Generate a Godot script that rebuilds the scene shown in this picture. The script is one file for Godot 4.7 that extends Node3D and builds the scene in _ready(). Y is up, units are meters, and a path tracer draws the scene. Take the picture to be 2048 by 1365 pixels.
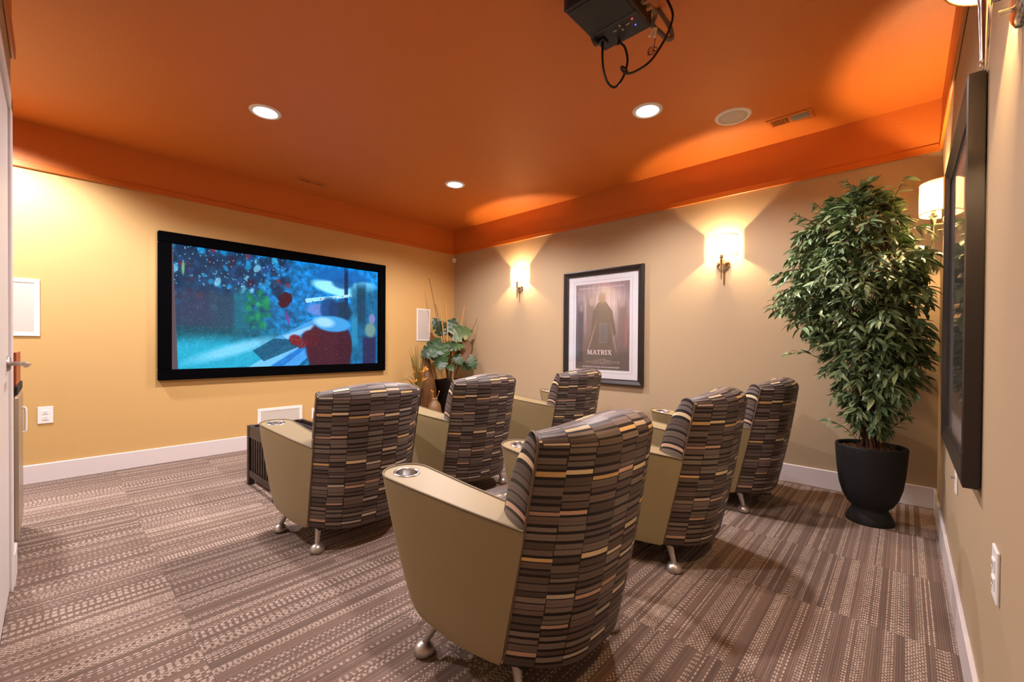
extends Node3D
# A small private cinema room: orange tray ceiling, a framed projection screen, two rows of striped armchairs.

const W := 3.97        # poster wall plane, x
const D := 4.826       # screen wall plane, z = -D
const BACK := 0.165    # wall beside the camera, z
const LEFT := -0.13    # wall on the camera's left, x
const HS := 2.368      # underside of the orange band
const HC := 2.716      # ceiling
const NICHE := -3.01   # where the left wall ends and the alcove opens
const NX := -1.7       # far side of the alcove

var rng := RandomNumberGenerator.new()
var used := {}
var M := {}

func _ready() -> void:
	rng.seed = 7
	# ---- camera
	var cam := Camera3D.new()
	cam.name = "camera"
	cam.projection = Camera3D.PROJECTION_FRUSTUM
	cam.near = 0.03
	cam.far = 60.0
	cam.keep_aspect = Camera3D.KEEP_HEIGHT
	var foc := 849.36
	cam.size = cam.near * 1365.0 / foc
	cam.frustum_offset = Vector2(0, cam.near * (695.93 - 682.5) / foc)
	add_child(cam)
	cam.position = Vector3(0, 1.08, 0)
	cam.basis = Basis(Vector3.UP, deg_to_rad(-47.216)) * Basis(Vector3.RIGHT, deg_to_rad(-0.501)) * Basis(Vector3.BACK, deg_to_rad(0.382))
	cam.current = true
	# ---- environment
	var we := WorldEnvironment.new()
	we.name = "environment"
	var env := Environment.new()
	env.background_mode = Environment.BG_COLOR
	env.background_color = Color(0.02, 0.02, 0.02)
	env.tonemap_mode = Environment.TONE_MAPPER_LINEAR
	env.tonemap_exposure = 1.0
	env.sdfgi_enabled = true
	env.ssao_enabled = true
	env.ssil_enabled = true
	we.environment = env
	add_child(we)
	# ---- light levels (used by the lamp builders)
	M["down_energy"] = 7.6
	M["down_color"] = Color(1.0, 0.95, 0.955)
	M["sconce_energy"] = 1.05
	M["sconce_color"] = Color(1.0, 0.83, 0.62)
	M["alcove_energy"] = 10.5
	M["alcove_color"] = Color(0.97, 0.96, 1.0)
	materials()
	room()
	ceiling_things()
	wall_things()
	alcove_things()
	chairs()
	side_table()
	corner_plants()
	potted_tree()
	projector()

# ------------------------------------------------------------------ naming
func numbered(n: String) -> String:
	if not used.has(n):
		used[n] = 0
		return n
	used[n] += 1
	return "%s_%03d" % [n, used[n]]

func thing(n: String, label: String, category: String, at: Vector3 = Vector3.ZERO, turn: float = 0.0, group: String = "") -> Node3D:
	var o := Node3D.new()
	o.name = numbered(n)
	add_child(o)
	o.position = at
	o.rotation.y = turn
	tag(o, label, category, group)
	return o

func tag(o: Node3D, label: String, category: String, group: String = "") -> void:
	o.set_meta("label", label)
	o.set_meta("category", category)
	if group != "":
		o.set_meta("group", group)

func part(n: String, st: SurfaceTool, m: Material, parent: Node3D) -> MeshInstance3D:
	st.generate_normals()
	var mi := MeshInstance3D.new()
	mi.name = n if parent != self else numbered(n)
	mi.mesh = st.commit()
	mi.material_override = m
	parent.add_child(mi, true)
	return mi

func struct(n: String, st: SurfaceTool, m: Material, label: String = "") -> MeshInstance3D:
	var o := part(n, st, m, self)
	o.set_meta("kind", "structure")
	if label != "":
		o.set_meta("label", label)
	return o

# ------------------------------------------------------------------ mesh helpers
func begin() -> SurfaceTool:
	var st := SurfaceTool.new()
	st.begin(Mesh.PRIMITIVE_TRIANGLES)
	st.set_smooth_group(-1)
	st.set_uv(Vector2.ZERO)
	return st

func tri(st: SurfaceTool, a: Vector3, b: Vector3, c: Vector3, out: Vector3) -> void:
	if (b - a).cross(c - a).dot(out) > 0.0:
		var t := b
		b = c
		c = t
	st.add_vertex(a)
	st.add_vertex(b)
	st.add_vertex(c)

func quad(st: SurfaceTool, a: Vector3, b: Vector3, c: Vector3, d: Vector3, out: Vector3) -> void:
	tri(st, a, b, c, out)
	tri(st, a, c, d, out)

# a box with chamfered edges, turned by basis q
func box(st: SurfaceTool, c: Vector3, s: Vector3, b: float = 0.003, q: Basis = Basis.IDENTITY) -> void:
	st.set_smooth_group(-1)
	var h := s * 0.5
	b = minf(b, minf(h.x, minf(h.y, h.z)) * 0.6)
	var P := {}
	for sx in [-1, 1]:
		for sy in [-1, 1]:
			for sz in [-1, 1]:
				var k := Vector3i(sx, sy, sz)
				P[k] = [
					Vector3(sx * h.x, sy * (h.y - b), sz * (h.z - b)),
					Vector3(sx * (h.x - b), sy * h.y, sz * (h.z - b)),
					Vector3(sx * (h.x - b), sy * (h.y - b), sz * h.z)]
	var T := func(v: Vector3) -> Vector3: return c + q * v
	for ax in 3:
		for s1 in [-1, 1]:
			var o1 := (ax + 1) % 3
			var o2 := (ax + 2) % 3
			var r := []
			for uv in [[-1, -1], [1, -1], [1, 1], [-1, 1]]:
				var k := Vector3i.ZERO
				k[ax] = s1
				k[o1] = uv[0]
				k[o2] = uv[1]
				r.append(P[k][ax])
			var n := Vector3.ZERO
			n[ax] = s1
			quad(st, T.call(r[0]), T.call(r[1]), T.call(r[2]), T.call(r[3]), q * n)
	if b <= 0.0:
		return
	for ax in 3:
		var o1 := (ax + 1) % 3
		var o2 := (ax + 2) % 3
		for s1 in [-1, 1]:
			for s2 in [-1, 1]:
				var ka := Vector3i.ZERO
				ka[ax] = -1
				ka[o1] = s1
				ka[o2] = s2
				var kb := ka
				kb[ax] = 1
				var n := Vector3.ZERO
				n[o1] = s1
				n[o2] = s2
				quad(st, T.call(P[ka][o1]), T.call(P[kb][o1]), T.call(P[kb][o2]), T.call(P[ka][o2]), q * n)
	for k in P:
		tri(st, T.call(P[k][0]), T.call(P[k][1]), T.call(P[k][2]), q * Vector3(k))

func slab(st: SurfaceTool, a: Vector3, b: Vector3, bev: float = 0.0) -> void:
	box(st, (a + b) * 0.5, (b - a).abs(), bev)

# a round bar along a path; r is one radius or one for each point
func tube(st: SurfaceTool, pts: Array, r, seg: int = 8, group: int = 1) -> void:
	var rings := []
	var n := pts.size()
	var side := Vector3.ZERO
	for i in n:
		var t: Vector3 = (pts[mini(i + 1, n - 1)] - pts[maxi(i - 1, 0)])
		t = t.normalized() if t.length() > 1e-9 else Vector3.UP
		if i == 0:
			side = t.cross(Vector3.UP if absf(t.y) < 0.9 else Vector3.RIGHT).normalized()
		else:
			side = (side - t * side.dot(t)).normalized()
		var other := t.cross(side)
		var rad: float = r[i] if r is Array else r
		var ring := []
		for k in seg:
			var a := TAU * k / seg
			ring.append(pts[i] + (side * cos(a) + other * sin(a)) * rad)
		rings.append(ring)
	st.set_smooth_group(group)
	for i in n - 1:
		for k in seg:
			var k2 := (k + 1) % seg
			var out: Vector3 = rings[i][k] + rings[i][k2] - pts[i] * 2.0
			if out.length() < 1e-9:
				out = rings[i + 1][k] + rings[i + 1][k2] - pts[i + 1] * 2.0
			quad(st, rings[i][k], rings[i][k2], rings[i + 1][k2], rings[i + 1][k], out)
	st.set_smooth_group(-1)
	for k in range(1, seg - 1):
		tri(st, rings[0][0], rings[0][k], rings[0][k + 1], pts[0] - pts[1])
		tri(st, rings[n - 1][0], rings[n - 1][k], rings[n - 1][k + 1], pts[n - 1] - pts[n - 2])

# a turned shape: profile of Vector2(radius, height), placed by t; sharp: indices of profile corners that stay crisp
func lathe(st: SurfaceTool, prof: Array, seg: int = 24, t: Transform3D = Transform3D.IDENTITY, a0: float = 0.0, a1: float = TAU, sharp: bool = false) -> void:
	for i in prof.size() - 1:
		var p: Vector2 = prof[i]
		var q: Vector2 = prof[i + 1]
		st.set_smooth_group(100 + i if sharp else 2)
		var nrm := Vector2(q.y - p.y, -(q.x - p.x))
		for k in seg:
			var b0 := a0 + (a1 - a0) * k / seg
			var b1 := a0 + (a1 - a0) * (k + 1) / seg
			var d0 := Vector3(cos(b0), 0, sin(b0))
			var d1 := Vector3(cos(b1), 0, sin(b1))
			var out := t.basis * ((d0 + d1) * nrm.x + Vector3.UP * nrm.y * 2.0)
			var A := t * (d0 * p.x + Vector3.UP * p.y)
			var B := t * (d1 * p.x + Vector3.UP * p.y)
			var C := t * (d1 * q.x + Vector3.UP * q.y)
			var E := t * (d0 * q.x + Vector3.UP * q.y)
			if p.x > 1e-6:
				tri(st, A, B, C, out)
			if q.x > 1e-6:
				tri(st, A, C, E, out)

# a smooth sheet through a grid of points, with uv; out: roughly where its front looks
func sheet(st: SurfaceTool, g: Array, uv: Array, out: Vector3, group: int = 3) -> void:
	st.set_smooth_group(group)
	var nu := g.size()
	var nv: int = g[0].size()
	var mi := nu / 2 - (1 if nu % 2 == 0 else 0)
	mi = clampi(mi, 0, nu - 2)
	var mj := clampi(nv / 2, 0, nv - 2)
	var flip: bool = (g[mi + 1][mj] - g[mi][mj]).cross(g[mi + 1][mj + 1] - g[mi][mj]).dot(out) > 0.0
	for i in nu - 1:
		for j in nv - 1:
			var id := [[i, j], [i + 1, j], [i + 1, j + 1], [i, j], [i + 1, j + 1], [i, j + 1]]
			if flip:
				id = [[i, j], [i + 1, j + 1], [i + 1, j], [i, j], [i, j + 1], [i + 1, j + 1]]
			for k in id:
				if uv.size():
					st.set_uv(uv[k[0]][k[1]])
				st.add_vertex(g[k[0]][k[1]])

func disc(st: SurfaceTool, c: Vector3, n: Vector3, r: float, seg: int = 32) -> void:
	st.set_smooth_group(-1)
	var a := n.cross(Vector3.UP if absf(n.y) < 0.9 else Vector3.RIGHT).normalized()
	var b := n.cross(a)
	for k in seg:
		var t0 := TAU * k / seg
		var t1 := TAU * (k + 1) / seg
		tri(st, c, c + (a * cos(t0) + b * sin(t0)) * r, c + (a * cos(t1) + b * sin(t1)) * r, n)

func spline(pts: Array, per: int = 6) -> Array:
	var out := []
	var n := pts.size()
	for i in n - 1:
		var p0: Vector3 = pts[maxi(i - 1, 0)]
		var p1: Vector3 = pts[i]
		var p2: Vector3 = pts[i + 1]
		var p3: Vector3 = pts[mini(i + 2, n - 1)]
		for k in per:
			out.append(p1.cubic_interpolate(p2, p0, p3, float(k) / per))
	out.append(pts[n - 1])
	return out

# ------------------------------------------------------------------ materials
func mat(key: String, c: Color, rough: float = 0.6, metal: float = 0.0) -> StandardMaterial3D:
	var m := StandardMaterial3D.new()
	m.resource_name = key
	m.albedo_color = c
	m.roughness = rough
	m.metallic = metal
	M[key] = m
	return m

func noise_tex(freq: float, size: int, sd: int, lo: Color, hi: Color, oct: int = 3, normal: bool = false) -> NoiseTexture2D:
	var f := FastNoiseLite.new()
	f.seed = sd
	f.frequency = freq
	f.fractal_octaves = oct
	var t := NoiseTexture2D.new()
	t.width = size
	t.height = size
	t.seamless = true
	t.noise = f
	if normal:
		t.as_normal_map = true
		t.bump_strength = 3.0
	else:
		var g := Gradient.new()
		g.set_color(0, lo)
		g.set_color(1, hi)
		t.color_ramp = g
	return t

func grain(m: StandardMaterial3D, scale: float, sd: int, strength: float, freq: float = 0.08) -> void:
	m.normal_enabled = true
	m.normal_texture = noise_tex(freq, 256, sd, Color.BLACK, Color.WHITE, 3, true)
	m.normal_scale = strength
	m.uv1_triplanar = true
	m.uv1_world_triplanar = true
	m.uv1_scale = Vector3.ONE * scale

func glow(key: String, c: Color, e: float) -> StandardMaterial3D:
	var m := mat(key, Color(0.9, 0.9, 0.88), 0.5)
	m.emission_enabled = true
	m.emission = c
	m.emission_energy_multiplier = e
	return m

func materials() -> void:
	grain(mat("wall_gold", Color(0.79, 0.645, 0.40), 0.75), 12.0, 11, 0.2)
	grain(mat("wall_tan", Color(0.69, 0.605, 0.475), 0.78), 12.0, 12, 0.2)
	grain(mat("orange", Color(0.785, 0.44, 0.155), 0.55), 3.0, 13, 0.15)
	mat("orange_trim", Color(0.76, 0.41, 0.125), 0.4)
	grain(mat("vent_orange", Color(0.76, 0.43, 0.16), 0.45), 3.0, 13, 0.1)
	mat("white_trim", Color(0.86, 0.83, 0.82), 0.35)
	mat("white_plastic", Color(0.93, 0.92, 0.90), 0.4)
	mat("grille", Color(0.78, 0.75, 0.70), 0.8)
	mat("slot", Color(0.06, 0.05, 0.05), 0.7)
	mat("black_velvet", Color(0.03, 0.03, 0.035), 0.98).metallic_specular = 0.04
	mat("frame_wood", Color(0.115, 0.085, 0.075), 0.42)
	mat("frame_lip", Color(0.17, 0.13, 0.11), 0.4)
	mat("mat_board", Color(0.82, 0.82, 0.84), 0.8)
	mat("mat_line", Color(0.42, 0.41, 0.42), 0.8)
	mat("chrome", Color(0.82, 0.80, 0.78), 0.16, 1.0)
	mat("satin_nickel", Color(0.74, 0.70, 0.66), 0.3, 1.0)
	mat("foot_metal", Color(0.72, 0.69, 0.66), 0.38, 0.9)
	mat("cup_steel", Color(0.80, 0.80, 0.80), 0.22, 1.0)
	mat("white_door", Color(0.82, 0.80, 0.78), 0.4)
	mat("steel_dark", Color(0.36, 0.32, 0.29), 0.38, 0.75)
	mat("steel_light", Color(0.66, 0.60, 0.52), 0.35, 0.6)
	mat("toe_black", Color(0.04, 0.04, 0.04), 0.6)
	mat("cherry", Color(0.58, 0.25, 0.09), 0.4)
	var v := mat("vinyl", Color(0.56, 0.495, 0.345), 0.42)
	grain(v, 14.0, 21, 0.25, 0.12)
	mat("vinyl_piping", Color(0.41, 0.345, 0.22), 0.5)
	mat("fabric_piping", Color(0.40, 0.33, 0.26), 0.6)
	mat("under_cloth", Color(0.03, 0.03, 0.03), 0.95)
	grain(mat("espresso", Color(0.15, 0.095, 0.065), 0.4), 8.0, 22, 0.2)
	grain(mat("pot", Color(0.035, 0.033, 0.037), 0.85), 20.0, 23, 0.6, 0.15)
	mat("planter", Color(0.07, 0.048, 0.04), 0.35)
	mat("soil", Color(0.13, 0.085, 0.055), 0.95)
	mat("straw", Color(0.48, 0.33, 0.21), 0.9)
	mat("bark", Color(0.33, 0.22, 0.14), 0.85)
	mat("twig", Color(0.30, 0.24, 0.13), 0.8)
	mat("reed", Color(0.78, 0.58, 0.32), 0.7)
	mat("reed_dark", Color(0.27, 0.17, 0.08), 0.8)
	mat("dry_gold", Color(0.86, 0.56, 0.16), 0.6)
	mat("dry_grass", Color(0.46, 0.40, 0.14), 0.75)
	mat("vase_brown", Color(0.40, 0.27, 0.15), 0.28)
	mat("vase_dark", Color(0.13, 0.07, 0.06), 0.2)
	mat("vase_mottled", Color(0.44, 0.32, 0.18), 0.4)
	mat("dried_leaf", Color(0.33, 0.21, 0.09), 0.7)
	mat("projector_black", Color(0.035, 0.033, 0.033), 0.45)
	mat("projector_grey", Color(0.16, 0.15, 0.16), 0.4)
	mat("cable_black", Color(0.02, 0.018, 0.018), 0.35)
	mat("cable_grey", Color(0.40, 0.36, 0.31), 0.45)
	mat("connector", Color(0.75, 0.62, 0.48), 0.5)
	mat("button", Color(0.62, 0.60, 0.56), 0.5)
	var leaf := mat("leaf", Color(1, 1, 1), 0.36)
	leaf.vertex_color_use_as_albedo = true
	leaf.backlight_enabled = true
	leaf.backlight = Color(0.10, 0.14, 0.04)
	leaf.cull_mode = BaseMaterial3D.CULL_DISABLED
	for i in 4:
		var c: Color = [Color(0.42, 0.52, 0.37), Color(0.52, 0.62, 0.44), Color(0.62, 0.71, 0.50), Color(0.34, 0.44, 0.31)][i]
		var l := mat("leaf_%d" % i, c, 0.36)
		l.backlight_enabled = true
		l.backlight = Color(0.08, 0.11, 0.03)
		l.cull_mode = BaseMaterial3D.CULL_DISABLED
	for i in 2:
		var c: Color = [Color(0.13, 0.25, 0.13), Color(0.22, 0.335, 0.19)][i]
		var l := mat("monstera_%d" % i, c, 0.42)
		l.cull_mode = BaseMaterial3D.CULL_DISABLED
	glow("lens", Color(1.0, 0.97, 0.95), 7.0)
	glow("bulb", Color(1.0, 0.82, 0.58), 8.0)
	var sh := mat("shade", Color(0.90, 0.84, 0.74), 0.9)
	sh.backlight_enabled = true
	sh.backlight = Color(0.44, 0.41, 0.355)
	sh.cull_mode = BaseMaterial3D.CULL_DISABLED
	mat("shade_trim", Color(0.80, 0.60, 0.32), 0.6)
	glow("led_red", Color(1.0, 0.05, 0.15), 4.0)
	glow("led_blue", Color(0.15, 0.25, 1.0), 4.0)
	var g := mat("glass", Color(1, 1, 1, 0.03), 0.03)
	g.transparency = BaseMaterial3D.TRANSPARENCY_ALPHA
	fabric()
	carpet()

# woven upholstery: staggered columns of short horizontal bars with dark gaps
func fabric() -> void:
	var S := 1024
	var im := Image.create(S, S, false, Image.FORMAT_RGB8)
	im.fill(Color(0.10, 0.078, 0.07))
	var r := RandomNumberGenerator.new()
	r.seed = 41
	var pal := [Color(0.41, 0.355, 0.325), Color(0.355, 0.305, 0.28), Color(0.45, 0.40, 0.37), Color(0.335, 0.285, 0.255), Color(0.39, 0.36, 0.345), Color(0.49, 0.445, 0.40)]
	var acc := [Color(0.82, 0.745, 0.60), Color(0.78, 0.73, 0.65), Color(0.85, 0.71, 0.47), Color(0.75, 0.62, 0.52)]
	var x := 0
	var col := 0
	while x < S:
		var w := r.randi_range(112, 146)
		if S - x - w < 60:
			w = S - x
		var y := -r.randi_range(0, 20)
		var since := r.randi_range(0, 4)
		while y < S:
			var h := r.randi_range(13, 29)
			var c: Color = pal[r.randi_range(0, pal.size() - 1)]
			since += 1
			if since > 3 and r.randf() < 0.30:
				c = acc[r.randi_range(0, 3)]
				h = r.randi_range(13, 18)
				since = 0
			c = c * r.randf_range(0.9, 1.08)
			c.a = 1.0
			var jx := r.randi_range(-3, 3)
			im.fill_rect(Rect2i(x + jx, y, w - 3, h), c)
			# two shades within a bar, as woven
			if h > 20:
				im.fill_rect(Rect2i(x + jx, y + h / 2, w - 3, 2), c * 0.8)
			y += h + (r.randi_range(8, 12) if r.randf() < 0.6 else r.randi_range(3, 5))
		x += w
		col += 1
	# fine weave
	for yy in range(0, S, 3):
		for xx in range(0, S, 2):
			var c := im.get_pixel(xx, yy)
			var k := r.randf_range(0.82, 1.12)
			im.set_pixel(xx, yy, Color(c.r * k, c.g * k, c.b * k))
	var m := mat("fabric", Color.WHITE, 0.5)
	m.albedo_texture = ImageTexture.create_from_image(im)
	m.metallic_specular = 0.45

# carpet tiles: rows of pale stitched dashes on brown, sixteen different tiles in one picture
func carpet() -> void:
	var S := 2048
	var T := 512
	var R := 6
	var im := Image.create(S, S, false, Image.FORMAT_RGB8)
	var hm := Image.create(S, S, false, Image.FORMAT_L8)
	im.fill(Color(0.44, 0.36, 0.315))
	hm.fill(Color(0.4, 0.4, 0.4))
	var r := RandomNumberGenerator.new()
	r.seed = 99
	for ty in 4:
		for tx in 4:
			var ox := tx * T
			var oy := ty * T
			var row := 0
			var rows := T / R + 1
			var tone := r.randf_range(0.94, 1.05)
			var pale := r.randf() < 0.5
			while row < rows:
				pale = not pale
				var band := r.randi_range(3, 10) if pale else r.randi_range(2, 7)
				var dash := r.randi_range(7, 12)
				var gap := r.randi_range(5, 10)
				var shift := r.randi_range(0, 30)
				var step := dash + gap
				var plain_row := r.randf_range(0.0, 0.55)
				for k in band:
					if row >= rows:
						break
					var y0 := oy + row * R
					var hgt := mini(R, oy + T - y0)
					if hgt <= 0:
						break
					var base := Color(0.475, 0.40, 0.355) * tone * r.randf_range(0.88, 1.06)
					base.a = 1.0
					im.fill_rect(Rect2i(ox, y0, T, hgt), base)
					im.fill_rect(Rect2i(ox, y0 + hgt - 1, T, 1), base * 0.74)
					hm.fill_rect(Rect2i(ox, y0, T, hgt), Color(0.5, 0.5, 0.5))
					hm.fill_rect(Rect2i(ox, y0 + hgt - 1, T, 1), Color(0.2, 0.2, 0.2))
					if (pale and r.randf() > plain_row) or r.randf() < 0.10:
						var off := shift + (step / 2 if k % 2 == 1 and r.randf() < 0.6 else 0)
						var xx := -off
						var c := Color(0.70, 0.63, 0.57) * tone * r.randf_range(0.90, 1.05)
						c.a = 1.0
						while xx < T:
							var a := maxi(xx + r.randi_range(-1, 1), 0)
							var b := mini(xx + dash + r.randi_range(-2, 2), T)
							if b > a:
								im.fill_rect(Rect2i(ox + a, y0, b - a, maxi(hgt - 1, 1)), c)
								hm.fill_rect(Rect2i(ox + a, y0, b - a, maxi(hgt - 1, 1)), Color(0.85, 0.85, 0.85))
							xx += step
					row += 1
	# pile: speckle every loop
	for i in 900000:
		var px := r.randi() & 2047
		var py := r.randi() & 2047
		var c := im.get_pixel(px, py)
		var k := r.randf_range(0.75, 1.2)
		im.set_pixel(px, py, Color(minf(c.r * k, 1.0), minf(c.g * k, 1.0), minf(c.b * k, 1.0)))
	var m := mat("carpet", Color(1, 1, 1), 0.95)
	m.metallic_specular = 0.25
	m.albedo_texture = ImageTexture.create_from_image(im)
	m.heightmap_enabled = true
	m.heightmap_texture = ImageTexture.create_from_image(hm)
	m.heightmap_scale = 0.25

# ------------------------------------------------------------------ the room
func room() -> void:
	# floor slab with carpet tiles laid on it
	var st := begin()
	slab(st, Vector3(NX - 0.1, -0.12, -D - 0.1), Vector3(W + 0.1, -0.008, BACK + 0.1))
	var fl := struct("floor", st, M["under_cloth"], "brown carpet tiles with rows of pale stitched dashes")
	var r := RandomNumberGenerator.new()
	r.seed = 5
	var x0 := -2.05
	while x0 < W:
		var z0 := -5.035
		while z0 < BACK:
			var a := Vector2(maxf(x0, NX if z0 < NICHE else LEFT), maxf(z0, -D))
			if z0 < NICHE and z0 + 0.6 > NICHE and x0 < LEFT:
				a.x = maxf(x0, NX)
			var b := Vector2(minf(x0 + 0.6, W), minf(z0 + 0.6, BACK))
			if b.x - a.x > 0.01 and b.y - a.y > 0.01:
				var t := begin()
				var u := Vector2(r.randi_range(0, 3), r.randi_range(0, 3)) * 0.25
				var e := 0.0004
				var g := []
				var uv := []
				for i in 2:
					var gr := []
					var ur := []
					for j in 2:
						var p := Vector2(b.x - e if i else a.x + e, b.y - e if j else a.y + e)
						gr.append(Vector3(p.x, 0, p.y))
						ur.append(u + Vector2(p.x - x0, p.y - z0) / 2.4)
					g.append(gr)
					uv.append(ur)
				sheet(t, g, uv, Vector3.UP)
				# turned-down edges
				var lo := -0.007
				t.set_uv(u + Vector2(0.02, 0.02))
				t.set_smooth_group(-1)
				var c := [Vector2(a.x, a.y), Vector2(b.x, a.y), Vector2(b.x, b.y), Vector2(a.x, b.y)]
				var ci := [g[0][0], g[1][0], g[1][1], g[0][1]]
				for k in 4:
					var k2 := (k + 1) % 4
					var m2: Vector2 = (c[k] + c[k2]) * 0.5 - (a + b) * 0.5
					quad(t, ci[k], ci[k2], Vector3(c[k2].x, lo, c[k2].y), Vector3(c[k].x, lo, c[k].y), Vector3(m2.x, 0.001, m2.y))
				part("carpet_tile", t, M["carpet"], fl)
			z0 += 0.6
		x0 += 0.6
	# walls
	st = begin()
	slab(st, Vector3(NX - 0.1, -0.1, -D - 0.12), Vector3(W + 0.12, HC + 0.1, -D))
	struct("wall_front", st, M["wall_gold"], "golden yellow wall behind the projection screen")
	st = begin()
	slab(st, Vector3(W, -0.1, -D), Vector3(W + 0.12, HC + 0.1, BACK + 0.12))
	struct("wall_right", st, M["wall_tan"], "tan wall with the framed poster and two sconces")
	st = begin()
	slab(st, Vector3(LEFT - 0.12, -0.1, BACK), Vector3(W, HC + 0.1, BACK + 0.12))
	struct("wall_back", st, M["wall_tan"], "tan wall with the large dark picture frame")
	st = begin()
	slab(st, Vector3(LEFT - 0.12, -0.1, NICHE), Vector3(LEFT, HC + 0.1, -2.80))
	slab(st, Vector3(LEFT - 0.12, -0.1, -1.90), Vector3(LEFT, HC + 0.1, BACK))
	slab(st, Vector3(LEFT - 0.12, 2.07, -2.80), Vector3(LEFT, HC + 0.1, -1.90))
	struct("wall_left", st, M["wall_tan"], "narrow end of the tan wall around the white door")
	st = begin()
	slab(st, Vector3(NX - 0.12, -0.1, -D), Vector3(NX, HC + 0.1, NICHE + 0.12))
	struct("wall_alcove_side", st, M["wall_gold"], "far wall of the alcove beside the screen wall")
	st = begin()
	slab(st, Vector3(NX, -0.1, NICHE), Vector3(LEFT - 0.12, HC + 0.1, NICHE + 0.12))
	struct("wall_alcove_back", st, M["wall_tan"], "short wall of the alcove behind the door wall")
	st = begin()
	slab(st, Vector3(NX - 0.12, HC, -D - 0.1), Vector3(W + 0.12, HC + 0.12, BACK + 0.12))
	struct("ceiling", st, M["orange"], "burnt orange ceiling with recessed downlights")
	# orange band with a moulding strip along its lower edge
	var runs := [
		[Vector3(NX, 0, -D), Vector3(W, 0, -D), Vector3(0, 0, 1)],
		[Vector3(W, 0, -D), Vector3(W, 0, BACK), Vector3(-1, 0, 0)],
		[Vector3(LEFT, 0, BACK), Vector3(W, 0, BACK), Vector3(0, 0, -1)],
		[Vector3(LEFT, 0, NICHE), Vector3(LEFT, 0, BACK), Vector3(1, 0, 0)],
		[Vector3(NX, 0, -D), Vector3(NX, 0, NICHE), Vector3(1, 0, 0)],
		[Vector3(NX, 0, NICHE), Vector3(LEFT, 0, NICHE), Vector3(0, 0, -1)]]
	var side := ["front", "right", "back", "left", "alcove_side", "alcove_back"]
	for i in runs.size():
		var a: Vector3 = runs[i][0]
		var b: Vector3 = runs[i][1]
		var n: Vector3 = runs[i][2]
		st = begin()
		slab(st, a + Vector3(0, HS + 0.04, 0), b + Vector3(0, HC, 0) + n * 0.004)
		var band := struct("trim_%d" % (i + 1), st, M["orange"], "burnt orange band along the top of the wall")
		st = begin()
		slab(st, a + Vector3(0, HS, 0), b + Vector3(0, HS + 0.052, 0) + n * 0.016, 0.004)
		part("moulding", st, M["orange_trim"], band)
		if i == 3:
			st = begin()
			slab(st, Vector3(LEFT, 0, NICHE - 0.014), Vector3(LEFT + 0.015, 0.143, -2.86), 0.004)
			slab(st, Vector3(LEFT, 0, -1.84), Vector3(LEFT + 0.015, 0.143, BACK), 0.004)
		else:
			st = begin()
			slab(st, a, b + Vector3(0, 0.143, 0) + n * 0.015, 0.004)
		struct("baseboard_" + side[i], st, M["white_trim"], "white painted baseboard")
	# white door in the left wall, seen almost edge-on
	st = begin()
	slab(st, Vector3(LEFT - 0.04, 0.012, -2.795), Vector3(LEFT + 0.001, 2.065, -1.905), 0.004)
	var door := struct("door_1", st, M["white_door"], "white door seen almost edge-on with a lever handle")
	st = begin()
	slab(st, Vector3(LEFT - 0.02, 0.0, -2.86), Vector3(LEFT + 0.012, 2.13, -2.795), 0.004)
	slab(st, Vector3(LEFT - 0.02, 0.0, -1.905), Vector3(LEFT + 0.012, 2.13, -1.84), 0.004)
	slab(st, Vector3(LEFT - 0.02, 2.065, -2.86), Vector3(LEFT + 0.012, 2.13, -1.84), 0.004)
	part("door_frame", st, M["white_trim"], door)
	st = begin()
	var fx := LEFT + 0.001
	lathe(st, [Vector2(0, 0.012), Vector2(0.024, 0.011), Vector2(0.031, 0.006), Vector2(0.032, 0.0)], 20, Transform3D(Basis(Vector3(0, 1, 0), Vector3(1, 0, 0), Vector3(0, 0, -1)), Vector3(fx, 0.985, -2.70)))
	tube(st, spline([Vector3(fx + 0.01, 0.985, -2.70), Vector3(fx + 0.042, 0.985, -2.70), Vector3(fx + 0.056, 0.984, -2.685), Vector3(fx + 0.058, 0.983, -2.65), Vector3(fx + 0.055, 0.981, -2.585)], 5), 0.009, 10)
	part("lever_handle", st, M["satin_nickel"], door)

func downlight(x: float, z: float, label: String, energy: float, color: Color, grp: String) -> void:
	var o := thing("ceiling_downlight", label, "downlight", Vector3(x, HC, z), 0.0, grp)
	var st := begin()
	lathe(st, [Vector2(0.074, 0.0), Vector2(0.074, -0.006), Vector2(0.082, -0.010), Vector2(0.095, -0.008), Vector2(0.102, -0.001), Vector2(0.102, 0.0)], 40)
	part("trim_ring", st, M["white_plastic"], o)
	st = begin()
	lathe(st, [Vector2(0.0, -0.009), Vector2(0.045, -0.0075), Vector2(0.074, -0.003), Vector2(0.074, 0.0)], 40)
	part("lens", st, M["lens"], o)
	var l := SpotLight3D.new()
	l.name = "spot"
	l.light_color = color
	l.light_energy = energy
	l.light_size = 0.06
	l.spot_range = 12.0
	l.spot_attenuation = 2.0
	l.spot_angle = 74.0
	l.spot_angle_attenuation = 0.55
	l.shadow_enabled = true
	o.add_child(l)
	l.position = Vector3(0, -0.014, 0)
	l.rotation.x = -PI / 2

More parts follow.
